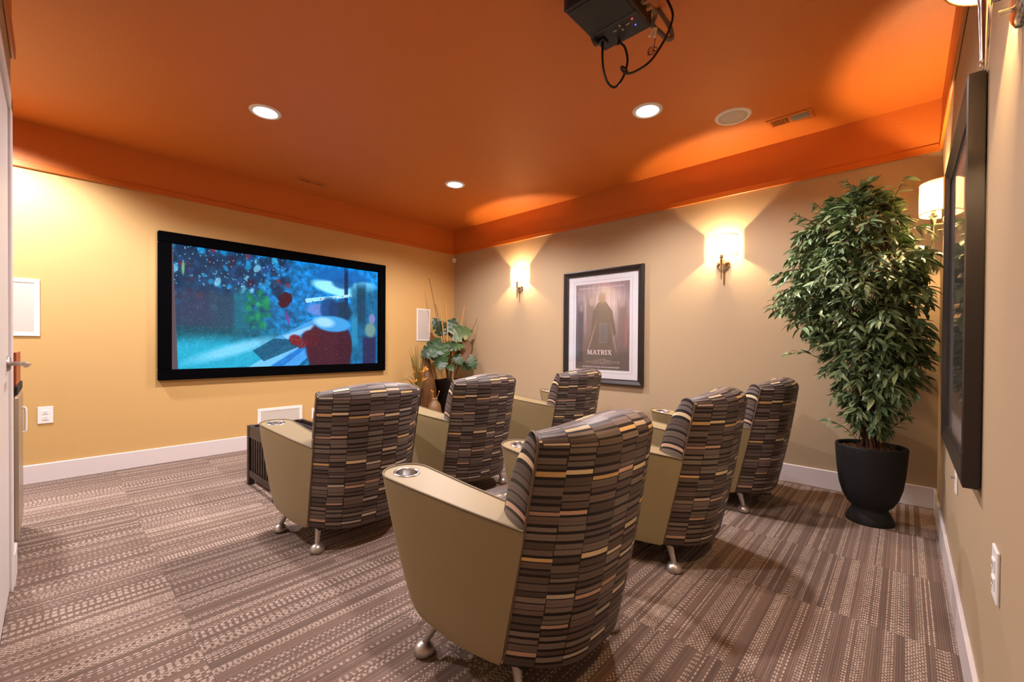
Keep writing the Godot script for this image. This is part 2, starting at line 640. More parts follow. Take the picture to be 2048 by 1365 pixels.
func ceiling_things() -> void:
	var g := "recessed ceiling downlights"
	downlight(1.026, -3.348, "recessed downlight in the ceiling over the gap between screen and slatted table", M["down_energy"], M["down_color"], g)
	downlight(2.818, -1.336, "recessed downlight between the projector and the round ceiling speaker", M["down_energy"], M["down_color"], g)
	downlight(2.805, -3.409, "smallest looking recessed downlight, near the ceiling corner above the plants", M["down_energy"], M["down_color"], g)
	downlight(1.026, -1.30, "recessed downlight behind the projector, out of view above the near armchair", M["down_energy"] * 0.55, M["down_color"], g)
	downlight(-0.40, -4.28, "recessed downlight in the alcove washing the screen wall", M["alcove_energy"], M["alcove_color"], g)
	# round speaker
	var o := thing("ceiling_speaker", "round cream loudspeaker set in the orange ceiling", "speaker", Vector3(3.30, HC, -0.92))
	var st := begin()
	lathe(st, [Vector2(0.093, 0.0), Vector2(0.093, -0.006), Vector2(0.098, -0.009), Vector2(0.112, -0.007), Vector2(0.118, 0.0)], 48)
	part("ring", st, M["white_plastic"], o)
	st = begin()
	lathe(st, [Vector2(0.0, -0.0065), Vector2(0.06, -0.006), Vector2(0.093, -0.004), Vector2(0.093, 0.0)], 48)
	part("grille", st, M["grille"], o)
	# vents
	vent(Vector3(3.603, HC, -0.625), 0.28, 0.145, true, "orange painted ceiling vent beside the round speaker")
	vent(Vector3(1.79, HC, -4.45), 0.28, 0.11, false, "orange painted ceiling vent above the projection screen")

func vent(at: Vector3, lng: float, wid: float, along_z: bool, label: String) -> void:
	var o := thing("ceiling_vent", label, "vent", at, 0.0 if along_z else PI / 2, "ceiling vents")
	var st := begin()
	var hw := wid * 0.5
	var hl := lng * 0.5
	var f := 0.026
	slab(st, Vector3(-hw, -0.007, -hl), Vector3(hw, 0, -hl + f), 0.003)
	slab(st, Vector3(-hw, -0.007, hl - f), Vector3(hw, 0, hl), 0.003)
	slab(st, Vector3(-hw, -0.007, -hl + f), Vector3(-hw + f, 0, hl - f), 0.002)
	slab(st, Vector3(hw - f, -0.007, -hl + f), Vector3(hw, 0, hl - f), 0.002)
	slab(st, Vector3(-hw + f, -0.006, -0.008), Vector3(hw - f, 0, 0.008), 0.001)
	part("frame", st, M["vent_orange"], o)
	st = begin()
	slab(st, Vector3(-hw + f, -0.0012, -hl + f), Vector3(hw - f, 0, hl - f))
	part("duct_opening", st, M["slot"], o)
	var q := Basis(Vector3.RIGHT, 0.6)
	var n := 10
	for k in n:
		st = begin()
		var z := -hl + f + (hl - f - 0.008) * (k + 0.5) / n
		box(st, Vector3(0, -0.0045, z), Vector3(wid - 2 * f, 0.0050, 0.0042), 0.0003, q)
		part("slat", st, M["vent_orange"], o)
	n = 5
	for k in n:
		st = begin()
		var x := -hw + f + (wid - 2 * f) * (k + 0.5) / n
		box(st, Vector3(x, -0.0045, (hl - f + 0.008) * 0.5), Vector3(0.0125, 0.0014, hl - f - 0.010), 0.0003, Basis(Vector3.BACK, 0.22))
		part("slat", st, M["grille"] if along_z else M["vent_orange"], o)
	st = begin()
	tube(st, [Vector3(0.0, -0.004, hl - 0.016), Vector3(0.0, -0.016, hl - 0.012)], 0.0025, 6)
	part("damper_lever", st, M["satin_nickel"], o)

# ------------------------------------------------------------------ things on walls
func wall_speaker(c: Vector3, w: float, h: float, label: String) -> void:
	var o := thing("wall_speaker", label, "speaker", c, 0.0, "flush wall speakers")
	var st := begin()
	var f := 0.018 if w < h and w < 0.3 else 0.03
	var d := 0.008
	slab(st, Vector3(-w / 2, -h / 2, 0), Vector3(w / 2, -h / 2 + f, d), 0.002)
	slab(st, Vector3(-w / 2, h / 2 - f, 0), Vector3(w / 2, h / 2, d), 0.002)
	slab(st, Vector3(-w / 2, -h / 2 + f, 0), Vector3(-w / 2 + f, h / 2 - f, d), 0.002)
	slab(st, Vector3(w / 2 - f, -h / 2 + f, 0), Vector3(w / 2, h / 2 - f, d), 0.002)
	part("frame", st, M["white_plastic"], o)
	st = begin()
	slab(st, Vector3(-w / 2 + f, -h / 2 + f, 0), Vector3(w / 2 - f, h / 2 - f, 0.005), 0.001)
	part("grille", st, M["grille"], o)

func outlet(at: Vector3, turn: float, label: String, kind: String, w: float = 0.075, h: float = 0.122) -> void:
	var o := thing("wall_outlet", label, "outlet", at, turn, "")
	var st := begin()
	slab(st, Vector3(-w / 2, -h / 2, 0), Vector3(w / 2, h / 2, 0.006), 0.0025)
	part("cover_plate", st, M["white_plastic"], o)
	if kind == "power":
		for s in [-1, 1]:
			st = begin()
			slab(st, Vector3(-0.017, s * 0.021 - 0.015, 0.005), Vector3(0.017, s * 0.021 + 0.015, 0.009), 0.004)
			var rc := part("receptacle", st, M["white_plastic"], o)
			st = begin()
			for k in [-1, 1]:
				slab(st, Vector3(k * 0.0065 - 0.001, s * 0.021 - 0.002, 0.0088), Vector3(k * 0.0065 + 0.001, s * 0.021 + 0.007, 0.0095))
			slab(st, Vector3(-0.002, s * 0.021 - 0.010, 0.0088), Vector3(0.002, s * 0.021 - 0.006, 0.0095))
			part("slots", st, M["slot"], rc)
	else:
		st = begin()
		tube(st, [Vector3(0, 0, 0.005), Vector3(0, 0, 0.018)], 0.005, 10)
		part("jack", st, M["satin_nickel"], o)

func sconce(at: Vector3, turn: float, label: String) -> void:
	# local: wall is the plane z = 0, the room is +z, y = 0 is the middle of the wall plate
	var o := thing("wall_sconce", label, "sconce", at, turn, "half round wall sconces")
	var st := begin()
	var flat := Transform3D(Basis(Vector3(1, 0, 0), Vector3(0, 0, 1), Vector3(0, -1, 0)), Vector3.ZERO)
	lathe(st, [Vector2(0, 0.016), Vector2(0.046, 0.014), Vector2(0.056, 0.008), Vector2(0.058, 0.0)], 32, flat)
	part("wall_plate", st, M["chrome"], o)
	st = begin()
	tube(st, [Vector3(0, -0.022, 0.012), Vector3(0, -0.022, 0.034)], 0.0055, 10)
	part("knob", st, M["chrome"], o)
	st = begin()
	tube(st, spline([Vector3(0, 0.012, 0.012), Vector3(0, 0.012, 0.030), Vector3(0, 0.014, 0.046)], 4), 0.007, 10)
	part("arm", st, M["chrome"], o)
	st = begin()
	var zs := 0.052
	lathe(st, [Vector2(0.0, -0.128), Vector2(0.004, -0.124), Vector2(0.0065, -0.116), Vector2(0.0045, -0.110), Vector2(0.0068, -0.107), Vector2(0.0062, -0.104), Vector2(0.0100, 0.0), Vector2(0.0135, 0.050), Vector2(0.0125, 0.054), Vector2(0.016, 0.056), Vector2(0.020, 0.062), Vector2(0.024, 0.066), Vector2(0.0, 0.068)], 20, Transform3D(Basis.IDENTITY, Vector3(0, 0, zs)))
	part("stem", st, M["chrome"], o)
	# half-round shade, open above and below, standing a little off the wall
	var hw := 0.116
	var dp := 0.098
	var y0 := 0.072
	var y1 := 0.250
	var z0 := 0.016
	for layer in 1:
		st = begin()
		var g := []
		var gi := []
		for k in 25:
			var a := PI * k / 24.0
			var p := Vector2(cos(a) * hw, z0 + sin(a) * dp)
			var pi2 := Vector2(cos(a) * (hw - 0.002), z0 + sin(a) * (dp - 0.002))
			g.append([Vector3(p.x, y0, p.y), Vector3(p.x, y1, p.y)])
			gi.append([Vector3(pi2.x, y0, pi2.y), Vector3(pi2.x, y1, pi2.y)])
		sheet(st, g, [], Vector3(0, 0, 1))
		part("shade", st, M["shade"], o)
	var rim := func(y: float) -> void:
		var pts := []
		for k in 25:
			var a := PI * k / 24.0
			pts.append(Vector3(cos(a) * hw, y, z0 + sin(a) * dp))
		var s2 := begin()
		tube(s2, pts, 0.0026, 6)
		part("shade_trim", s2, M["shade_trim"], o)
	rim.call(y0)
	rim.call(y1)
	for s in [-1, 1]:
		st = begin()
		tube(st, [Vector3(s * hw, y0, z0), Vector3(s * hw, y1, z0)], 0.0026, 6)
		part("shade_trim", st, M["shade_trim"], o)
	st = begin()
	lathe(st, [Vector2(0, 0.120), Vector2(0.009, 0.124), Vector2(0.016, 0.138), Vector2(0.018, 0.152), Vector2(0.013, 0.168), Vector2(0.0, 0.178)], 14, Transform3D(Basis.IDENTITY, Vector3(0, 0, zs)))
	part("bulb", st, M["bulb"], o)
	st = begin()
	lathe(st, [Vector2(0.0, 0.066), Vector2(0.012, 0.068), Vector2(0.012, 0.118), Vector2(0.0, 0.120)], 14, Transform3D(Basis.IDENTITY, Vector3(0, 0, zs)))
	part("lamp_socket", st, M["satin_nickel"], o)
	var l := OmniLight3D.new()
	l.name = "lamp"
	l.light_color = M["sconce_color"]
	l.light_energy = M["sconce_energy"]
	l.light_size = 0.012
	l.omni_range = 10.0
	l.omni_attenuation = 2.0
	l.shadow_enabled = true
	o.add_child(l)
	l.position = Vector3(0, 0.150, zs)

# a framed, matted and glazed print; local z = 0 is the wall
func picture(at: Vector3, turn: float, w: float, h: float, gap: float, label: String) -> Node3D:
	var o := thing("framed_poster", label, "picture", at, turn, "")
	var f := 0.058
	var d := 0.034
	var st := begin()
	# mitred frame: outer raised edge, slope and inner lip
	var prof := [Vector2(0, 0), Vector2(0, d), Vector2(0.010, d + 0.003), Vector2(0.020, d), Vector2(f - 0.014, d - 0.010), Vector2(f, d - 0.012), Vector2(f, 0)]
	for i in prof.size() - 1:
		var p: Vector2 = prof[i]
		var q: Vector2 = prof[i + 1]
		var ring := func(v: Vector2) -> Array:
			var x := w / 2 - v.x
			var y := h / 2 - v.x
			return [Vector3(-x, -y, gap + v.y), Vector3(x, -y, gap + v.y), Vector3(x, y, gap + v.y), Vector3(-x, y, gap + v.y)]
		var A: Array = ring.call(p)
		var B: Array = ring.call(q)
		for k in 4:
			var k2 := (k + 1) % 4
			var mid: Vector3 = (A[k] + A[k2]) * 0.5
			var outw := Vector3(mid.x, mid.y, 0).normalized()
			var nrm := outw * (q.y - p.y) + Vector3(0, 0, 1) * (q.x - p.x)
			quad(st, A[k], A[k2], B[k2], B[k], nrm)
	part("frame", st, M["frame_wood"], o)
	st = begin()
	slab(st, Vector3(-w / 2 + 0.005, -h / 2 + 0.005, gap - 0.002), Vector3(w / 2 - 0.005, h / 2 - 0.005, gap + 0.004))
	part("backing", st, M["slot"], o)
	var iw := w - 2 * f
	var ih := h - 2 * f
	st = begin()
	slab(st, Vector3(-iw / 2, -ih / 2, gap + 0.004), Vector3(iw / 2, ih / 2, gap + 0.011))
	part("mat_board", st, M["mat_board"], o)
	st = begin()
	slab(st, Vector3(-iw / 2, -ih / 2, gap + 0.0165), Vector3(iw / 2, ih / 2, gap + 0.019))
	part("glass_pane", st, M["glass"], o)
	return o

func line_frame(o: Node3D, w: float, h: float, z: float) -> void:
	var st := begin()
	var t := 0.0022
	for s in [-1, 1]:
		slab(st, Vector3(-w / 2, s * h / 2 - t / 2, z), Vector3(w / 2, s * h / 2 + t / 2, z + 0.0006))
		slab(st, Vector3(s * w / 2 - t / 2, -h / 2, z), Vector3(s * w / 2 + t / 2, h / 2, z + 0.0006))
	part("mat_line", st, M["mat_line"], o)

func lettering(o: Node3D, text: String, font: String, bold: bool, width: float, cap: float, at: Vector3, m: Material, n: String) -> void:
	var tm := TextMesh.new()
	var sf := SystemFont.new()
	sf.font_names = PackedStringArray([font])
	sf.font_weight = 700 if bold else 400
	tm.font = sf
	tm.text = text
	tm.font_size = 64
	tm.pixel_size = 0.001
	tm.depth = 0.4 * 0.001
	tm.curve_step = 4.0
	var bb := tm.get_aabb()
	var mi := MeshInstance3D.new()
	mi.name = n
	mi.mesh = tm
	mi.material_override = m
	o.add_child(mi, true)
	var sx := width / maxf(bb.size.x, 1e-4)
	var sy := cap / maxf(bb.size.y, 1e-4)
	mi.scale = Vector3(sx, sy, 1.0)
	mi.position = at - Vector3(bb.get_center().x * sx, bb.get_center().y * sy, 0)

func paint(im: Image, kind: String, cx: float, cy: float, rx: float, ry: float, c: Color, soft: float = 0.3, rot: float = 0.0) -> void:
	var R := maxf(rx, ry) * (1.0 + soft) + 1.0
	var ca := cos(rot)
	var sa := sin(rot)
	for y in range(maxi(0, int(cy - R)), mini(im.get_height(), int(cy + R) + 1)):
		for x in range(maxi(0, int(cx - R)), mini(im.get_width(), int(cx + R) + 1)):
			var dx := (x - cx) * ca + (y - cy) * sa
			var dy := -(x - cx) * sa + (y - cy) * ca
			var d := 0.0
			if kind == "e":
				d = sqrt(dx * dx / (rx * rx) + dy * dy / (ry * ry))
			else:
				d = maxf(absf(dx) / rx, absf(dy) / ry)
			var a := clampf((1.0 + soft * 0.5 - d) / maxf(soft, 0.02), 0.0, 1.0) * c.a
			if a > 0.0:
				im.set_pixel(x, y, im.get_pixel(x, y).lerp(Color(c.r, c.g, c.b), a))

func poly(im: Image, pts: Array, c: Color) -> void:
	var pk := PackedVector2Array(pts)
	var lo := pk[0]
	var hi := pk[0]
	for p in pk:
		lo = lo.min(p)
		hi = hi.max(p)
	for y in range(maxi(0, int(lo.y)), mini(im.get_height(), int(hi.y) + 1)):
		for x in range(maxi(0, int(lo.x)), mini(im.get_width(), int(hi.x) + 1)):
			if Geometry2D.is_point_in_polygon(Vector2(x, y), pk):
				im.set_pixel(x, y, im.get_pixel(x, y).lerp(Color(c.r, c.g, c.b), c.a))

# film still: generic snowy night street in blues, a figure in a dark red coat seen from behind, a crowd
func screen_picture() -> ImageTexture:
	var w := 720
	var h := 405
	var im := Image.create(w, h, false, Image.FORMAT_RGB8)
	var r := RandomNumberGenerator.new()
	r.seed = 3
	var nz := FastNoiseLite.new()
	nz.seed = 6
	nz.frequency = 0.03
	nz.fractal_octaves = 4
	for y in h:
		for x in w:
			var u := float(x) / w
			var v := float(y) / h
			var c := Color(0.07, 0.30, 0.48).lerp(Color(0.0, 0.50, 0.82), clampf(u * 1.5 - 0.2, 0, 1))
			c = c.lerp(Color(0.0, 0.42, 0.52), clampf((v - 0.40) * 2.2, 0, 1) * (1.0 - u))
			var k := 1.0 + 0.55 * nz.get_noise_2d(x, y)
			im.set_pixel(x, y, Color(c.r * k, c.g * k, c.b * k))
	# snowy ground with a path
	paint(im, "e", 90, 275, 170, 36, Color(0.0, 0.30, 0.34, 0.8), 0.8)
	paint(im, "e", 100, 365, 210, 62, Color(0.10, 0.66, 0.80, 0.85), 0.7)
	paint(im, "e", 175, 340, 130, 20, Color(0.55, 0.82, 0.95, 0.75), 0.9, -0.30)
	poly(im, [Vector2(215, 404), Vector2(345, 325), Vector2(395, 335), Vector2(290, 404)], Color(0.52, 0.78, 0.98, 0.75))
	poly(im, [Vector2(330, 404), Vector2(430, 322), Vector2(462, 334), Vector2(385, 404)], Color(0.30, 0.62, 0.95, 0.75))
	poly(im, [Vector2(285, 404), Vector2(395, 330), Vector2(430, 324), Vector2(332, 404)], Color(0.12, 0.42, 0.80, 0.7))
	poly(im, [Vector2(300, 300), Vector2(455, 215), Vector2(540, 225), Vector2(420, 300), Vector2(380, 330)], Color(0.30, 0.62, 0.88, 0.8))
	poly(im, [Vector2(330, 290), Vector2(440, 245), Vector2(450, 255), Vector2(350, 305)], Color(0.62, 0.80, 0.96, 0.7))
	poly(im, [Vector2(230, 345), Vector2(300, 300), Vector2(380, 305), Vector2(390, 330), Vector2(265, 385)], Color(0.0, 0.27, 0.40, 0.85))
	# crowd in the dark on one side
	paint(im, "r", 85, 140, 130, 120, Color(0.07, 0.20, 0.33, 0.7), 0.6)
	for i in 190:
		var x := r.randf_range(0, 350)
		var y := pow(r.randf(), 1.3) * 205.0
		var k := r.randf()
		var c := Color(0.05, 0.17, 0.29)
		if k < 0.22:
			c = Color(0.05, 0.55, 0.78)
		elif k < 0.36:
			c = Color(0.22, 0.08, 0.18)
		elif k < 0.48:
			c = Color(0.15, 0.22, 0.44)
		elif k < 0.56:
			c = Color(0.50, 0.80, 0.92)
		elif k < 0.60:
			c = Color(0.55, 0.10, 0.12)
		var sz := r.randf_range(3, 11) if k < 0.6 else r.randf_range(6, 18)
		paint(im, "e", x, y, sz, sz * r.randf_range(0.9, 2.0), Color(c.r, c.g, c.b, 0.7), 0.45, r.randf_range(-0.7, 0.7))
	for i in 120:
		var x := r.randf_range(0, 340)
		var y := r.randf_range(0, 130)
		paint(im, "e", x, y, 1.6, 2.0, Color(0.65, 0.92, 1.0, 0.8), 0.5)
	paint(im, "r", 60, 205, 60, 62, Color(0.20, 0.22, 0.32, 0.75), 0.4)
	paint(im, "r", 150, 210, 45, 60, Color(0.16, 0.26, 0.34, 0.75), 0.4)
	paint(im, "r", 195, 205, 24, 75, Color(0.03, 0.42, 0.50, 0.7), 0.5)
	paint(im, "e", 30, 75, 4, 22, Color(0.50, 0.72, 0.50, 0.8), 0.5)
	# a lit green shrub
	for i in 60:
		var a := r.randf() * TAU
		var d := sqrt(r.randf())
		paint(im, "e", 246 + cos(a) * d * 42, 195 + sin(a) * d * 75, r.randf_range(4, 11), r.randf_range(6, 14), [Color(0.02, 0.46, 0.30, 0.6), Color(0.10, 0.58, 0.34, 0.6), Color(0.0, 0.36, 0.34, 0.6)][i % 3], 0.6)
	for i in 16:
		paint(im, "e", 338 + r.randf_range(-17, 17), 150 + r.randf_range(-28, 28), r.randf_range(8, 14), r.randf_range(8, 14), Color(0.25, 0.04, 0.09, 0.85), 0.4)
	paint(im, "e", 346, 222, 5, 26, Color(0.62, 0.12, 0.48, 0.7), 0.6, -0.2)
	# bright snowy roof
	paint(im, "e", 560, 50, 120, 44, Color(0.02, 0.36, 0.66, 0.85), 0.4)
	paint(im, "e", 530, 92, 95, 26, Color(0.60, 0.90, 1.0, 0.95), 0.35, 0.16)
	paint(im, "e", 640, 80, 70, 26, Color(0.45, 0.82, 1.0, 0.9), 0.4, -0.2)
	paint(im, "e", 560, 66, 44, 24, Color(0.04, 0.32, 0.58, 0.9), 0.4)
	paint(im, "r", 575, 110, 8, 100, Color(0.03, 0.12, 0.27, 0.9), 0.4)
	poly(im, [Vector2(410, 142), Vector2(600, 108), Vector2(600, 120), Vector2(412, 158)], Color(0.68, 0.90, 1.0, 0.85))
	paint(im, "e", 468, 182, 52, 24, Color(0.44, 0.50, 0.80, 0.8), 0.4)
	for i in 30:
		var t := i / 29.0
		var c: Color = [Color(0.62, 0.05, 0.12), Color(0.95, 0.95, 0.9), Color(0.4, 0.9, 0.95)][i % 3]
		paint(im, "e", 410 + t * 290, 156 - t * 62 + sin(t * 22.0) * 4.0, 2.4, 2.4, c, 0.5)
	paint(im, "r", 662, 240, 66, 165, Color(0.02, 0.30, 0.42, 0.7), 0.25)
	for i in 9:
		paint(im, "r", 605 + i * 14, 190, 1.6, 60, Color(0.10, 0.45, 0.60, 0.6), 0.6)
	paint(im, "r", 642, 150, 20, 85, Color(0.02, 0.20, 0.30, 0.8), 0.5)
	paint(im, "r", 612, 265, 14, 66, Color(0.14, 0.55, 0.72, 0.7), 0.5)
	# figure in a dark red coat with a pale fur collar, from behind
	paint(im, "e", 505, 330, 92, 110, Color(0.27, 0.06, 0.12, 0.97), 0.12)
	paint(im, "r", 510, 372, 84, 50, Color(0.25, 0.07, 0.13, 0.97), 0.15)
	paint(im, "e", 432, 300, 36, 34, Color(0.30, 0.06, 0.11, 0.95), 0.25, 0.5)
	paint(im, "e", 570, 330, 30, 80, Color(0.22, 0.05, 0.12, 0.9), 0.3)
	paint(im, "e", 555, 188, 44, 46, Color(0.02, 0.17, 0.28, 0.95), 0.35)
	paint(im, "e", 505, 178, 36, 48, Color(0.03, 0.27, 0.50, 0.97), 0.3)
	paint(im, "e", 520, 180, 20, 40, Color(0.02, 0.18, 0.36, 0.7), 0.5)
	paint(im, "e", 520, 238, 74, 32, Color(0.22, 0.60, 0.86, 0.97), 0.22, 0.05)
	paint(im, "e", 485, 232, 40, 20, Color(0.62, 0.82, 0.94, 0.9), 0.6, 0.1)
	paint(im, "e", 376, 306, 25, 20, Color(0.46, 0.06, 0.08, 0.95), 0.25, 0.5)
	paint(im, "e", 402, 325, 20, 9, Color(0.44, 0.08, 0.14, 0.9), 0.4, -0.6)
	# bystander
	paint(im, "r", 680, 350, 30, 62, Color(0.14, 0.11, 0.27, 0.9), 0.3)
	paint(im, "e", 684, 258, 25, 32, Color(0.44, 0.56, 0.52, 0.9), 0.4)
	paint(im, "e", 692, 208, 15, 22, Color(0.48, 0.48, 0.70, 0.95), 0.35)
	im.resize(w / 2, h / 2, Image.INTERPOLATE_BILINEAR)
	im.resize(w, h, Image.INTERPOLATE_CUBIC)
	# snow grain
	for i in 11000:
		var x := r.randi_range(0, w - 1)
		var y := r.randi_range(0, h - 1)
		var ground := y > 260 and x < 400
		if not ground and r.randf() < 0.55:
			continue
		var bright := r.randf() < (0.7 if ground else 0.4)
		var c := im.get_pixel(x, y)
		c = c.lerp(Color(0.62, 0.92, 1.0), r.randf_range(0.15, 0.6)) if bright else c * 0.72
		im.set_pixel(x, y, c)
		if x < w - 1:
			im.set_pixel(x + 1, y, c)
	# unlit strip where the picture misses the cloth
	for y in h:
		for x in range(0, 5 + int(13.0 * y / h)):
			im.set_pixel(x, y, Color(0.34, 0.28, 0.31))
	return ImageTexture.create_from_image(im)

# printed sheet: soft grey violet ground with a dark cloak-like wedge and pale columns (no likeness of anyone)
func poster_picture() -> ImageTexture:
	var w := 320
	var h := 460
	var im := Image.create(w, h, false, Image.FORMAT_RGB8)
	var r := RandomNumberGenerator.new()
	r.seed = 8
	for y in h:
		for x in w:
			var u := absf(float(x) / w - 0.5) * 2.0
			var v := float(y) / h
			var c := Color(0.74, 0.68, 0.70).lerp(Color(0.42, 0.33, 0.35), clampf(absf(v - 0.24) * 2.0 + u * u * 0.35, 0, 1))
			c = c.lerp(Color(0.17, 0.09, 0.08), clampf((v - 0.55) * 2.2, 0, 1))
			var k := 0.94 + 0.10 * sin(x * 0.9 + sin(x * 0.23) * 3.0)
			im.set_pixel(x, y, Color(c.r * k, c.g * k, c.b * k))
	paint(im, "r", 30, 230, 22, 120, Color(0.25, 0.20, 0.23, 0.85), 0.6)
	paint(im, "e", 34, 128, 13, 22, Color(0.55, 0.48, 0.47, 0.8), 0.6)
	paint(im, "r", 92, 210, 26, 130, Color(0.32, 0.24, 0.23, 0.75), 0.6)
	paint(im, "e", 100, 95, 16, 24, Color(0.66, 0.56, 0.52, 0.75), 0.6)
	paint(im, "r", 280, 225, 26, 110, Color(0.36, 0.26, 0.27, 0.75), 0.6)
	paint(im, "e", 276, 110, 14, 22, Color(0.60, 0.52, 0.51, 0.8), 0.6)
	paint(im, "r", 302, 260, 10, 70, Color(0.62, 0.30, 0.28, 0.5), 0.7)
	poly(im, [Vector2(140, 100), Vector2(185, 100), Vector2(222, 150), Vector2(246, 270), Vector2(222, 290), Vector2(250, 400), Vector2(235, 430), Vector2(62, 430), Vector2(45, 405), Vector2(96, 270), Vector2(106, 150)], Color(0.23, 0.145, 0.09, 0.93))
	paint(im, "e", 162, 80, 21, 32, Color(0.46, 0.33, 0.26, 0.9), 0.5)
	paint(im, "r", 152, 230, 3, 110, Color(0.40, 0.28, 0.20, 0.5), 0.8)
	paint(im, "e", 90, 320, 5, 130, Color(0.68, 0.58, 0.54, 0.55), 0.8, 0.32)
	paint(im, "e", 238, 330, 5, 120, Color(0.60, 0.50, 0.48, 0.5), 0.8, -0.22)
	paint(im, "r", 160, 420, 160, 50, Color(0.13, 0.06, 0.055, 0.8), 0.5)
	# small print
	for line in 5:
		var y := 402 + line * 6
		var half := [22, 50, 96, 100, 54][line] as int
		var x := 165 - half
		while x < 165 + half:
			var n := r.randi_range(2, 9)
			im.fill_rect(Rect2i(x, y, n, 3), Color(0.62, 0.54, 0.53) * r.randf_range(0.7, 1.0))
			x += n + 2
	for i in 9000:
		var x := r.randi_range(0, w - 1)
		var y := r.randi_range(0, h - 1)
		im.set_pixel(x, y, im.get_pixel(x, y) * r.randf_range(0.8, 1.15))
	return ImageTexture.create_from_image(im)

func wall_things() -> void:
	# projection screen
	var x0 := 0.622
	var x1 := 2.830
	var y0 := 0.738
	var y1 := 2.052
	var o := thing("projection_screen", "wide projection screen in a black velvet frame showing a blue snowy film scene", "screen", Vector3((x0 + x1) / 2, (y0 + y1) / 2, -D))
	var w := x1 - x0
	var h := y1 - y0
	var f := 0.095
	var st := begin()
	for s in [-1, 1]:
		box(st, Vector3(0, s * (h / 2 - f / 2), 0.025), Vector3(w, f, 0.05), 0.006)
		box(st, Vector3(s * (w / 2 - f / 2), 0, 0.025), Vector3(f, h - 2 * f + 0.002, 0.05), 0.006)
	part("frame", st, M["black_velvet"], o)
	st = begin()
	var a := Vector3(-w / 2 + f - 0.002, -h / 2 + f - 0.002, 0.018)
	var b := Vector3(w / 2 - f + 0.002, h / 2 - f + 0.002, 0.018)
	sheet(st, [[a, Vector3(a.x, b.y, a.z)], [Vector3(b.x, a.y, a.z), b]], [[Vector2(0, 1), Vector2(0, 0)], [Vector2(1, 1), Vector2(1, 0)]], Vector3(0, 0, 1))
	slab(st, Vector3(a.x, a.y, 0.002), Vector3(b.x, b.y, 0.0175))
	var sm := mat("screen_cloth", Color(0.12, 0.12, 0.13), 0.95)
	sm.metallic_specular = 0.05
	sm.emission_enabled = true
	sm.emission = Color.WHITE
	sm.emission_operator = BaseMaterial3D.EMISSION_OP_MULTIPLY
	sm.emission_texture = screen_picture()
	sm.emission_energy_multiplier = 1.3
	part("screen_cloth", st, sm, o)
	var al := AreaLight3D.new()
	al.name = "screen_light"
	al.light_color = Color(0.35, 0.75, 1.0)
	al.light_energy = 0.06
	al.area_size = Vector2(1.9, 1.05)
	al.shadow_enabled = true
	o.add_child(al)
	al.position = Vector3(0, 0, 0.06)
	al.rotation.y = PI
	# framed print on the right wall
	var p := picture(Vector3(W, 1.273, -2.367), -PI / 2, 0.955, 1.215, 0.006, "dark framed film poster with white mat on the tan wall between two sconces")
	line_frame(p, 0.705, 0.985, 0.0168)
	st = begin()
	var pw := 0.648
	var ph := 0.922
	var z := 0.0174
	sheet(st, [[Vector3(-pw / 2, -ph / 2, z), Vector3(-pw / 2, ph / 2, z)], [Vector3(pw / 2, -ph / 2, z), Vector3(pw / 2, ph / 2, z)]], [[Vector2(0, 1), Vector2(0, 0)], [Vector2(1, 1), Vector2(1, 0)]], Vector3(0, 0, 1))
	slab(st, Vector3(-pw / 2, -ph / 2, z - 0.0004), Vector3(pw / 2, ph / 2, z - 0.0001))
	var pm := mat("print", Color.WHITE, 0.6)
	pm.albedo_texture = poster_picture()
	part("printed_sheet", st, pm, p)
	var ink := mat("ink_pale", Color(0.80, 0.72, 0.76), 0.7)
	lettering(p, "MATRIX", "Droid Serif", true, 0.30, 0.048, Vector3(-0.025, -0.275, z + 0.0004), ink, "title_lettering")
	lettering(p, "ON MARCH 31ST THE FIGHT FOR THE FUTURE BEGINS", "Droid Sans", true, 0.44, 0.013, Vector3(-0.01, -0.432, z + 0.0004), ink, "tagline_lettering")
	lettering(p, "KEANU REEVES   LAURENCE FISHBURNE", "Droid Sans", false, 0.54, 0.017, Vector3(-0.01, 0.415, z + 0.0004), ink, "name_lettering")
	# large frame on the wall beside the camera
	var q := picture(Vector3(2.285, 1.27, BACK), PI, 0.97, 1.20, 0.004, "large dark framed picture seen edge-on, its glass reflecting the potted tree")
	st = begin()
	sheet(st, [[Vector3(-0.33, -0.46, z), Vector3(-0.33, 0.46, z)], [Vector3(0.33, -0.46, z), Vector3(0.33, 0.46, z)]], [[Vector2(0, 1), Vector2(0, 0)], [Vector2(1, 1), Vector2(1, 0)]], Vector3(0, 0, 1))
	slab(st, Vector3(-0.33, -0.46, z - 0.0004), Vector3(0.33, 0.46, z - 0.0001))
	part("printed_sheet", st, mat("print_dark", Color(0.16, 0.11, 0.10), 0.6), q)
	# sconces
	sconce(Vector3(W, 1.776, -3.545), -PI / 2, "lit half round sconce on the tan wall between the corner plants and the poster")
	sconce(Vector3(W, 1.776, -1.170), -PI / 2, "lit half round sconce on the tan wall between the poster and the potted tree")
	sconce(Vector3(3.48, 1.776, BACK), PI, "lit half round sconce above the potted tree, partly behind the large frame")
	sconce(Vector3(1.30, 1.776, BACK), PI, "half round sconce cut off at the top of the view above the large frame")
	# flush speakers
	wall_speaker(Vector3(-0.235, 1.33, -D), 0.335, 0.43, "square white flush wall speaker next to the white door edge")
	wall_speaker(Vector3(3.43, 1.332, -D), 0.22, 0.436, "narrow upright white flush wall speaker beside the corner plants")
	wall_speaker(Vector3(1.628, 0.292, -D), 0.435, 0.215, "wide low white flush wall speaker under the projection screen")
	# outlets
	outlet(Vector3(-0.041, 0.512, -D), 0.0, "white power outlet on the yellow wall near the alcove", "power", 0.082, 0.128)
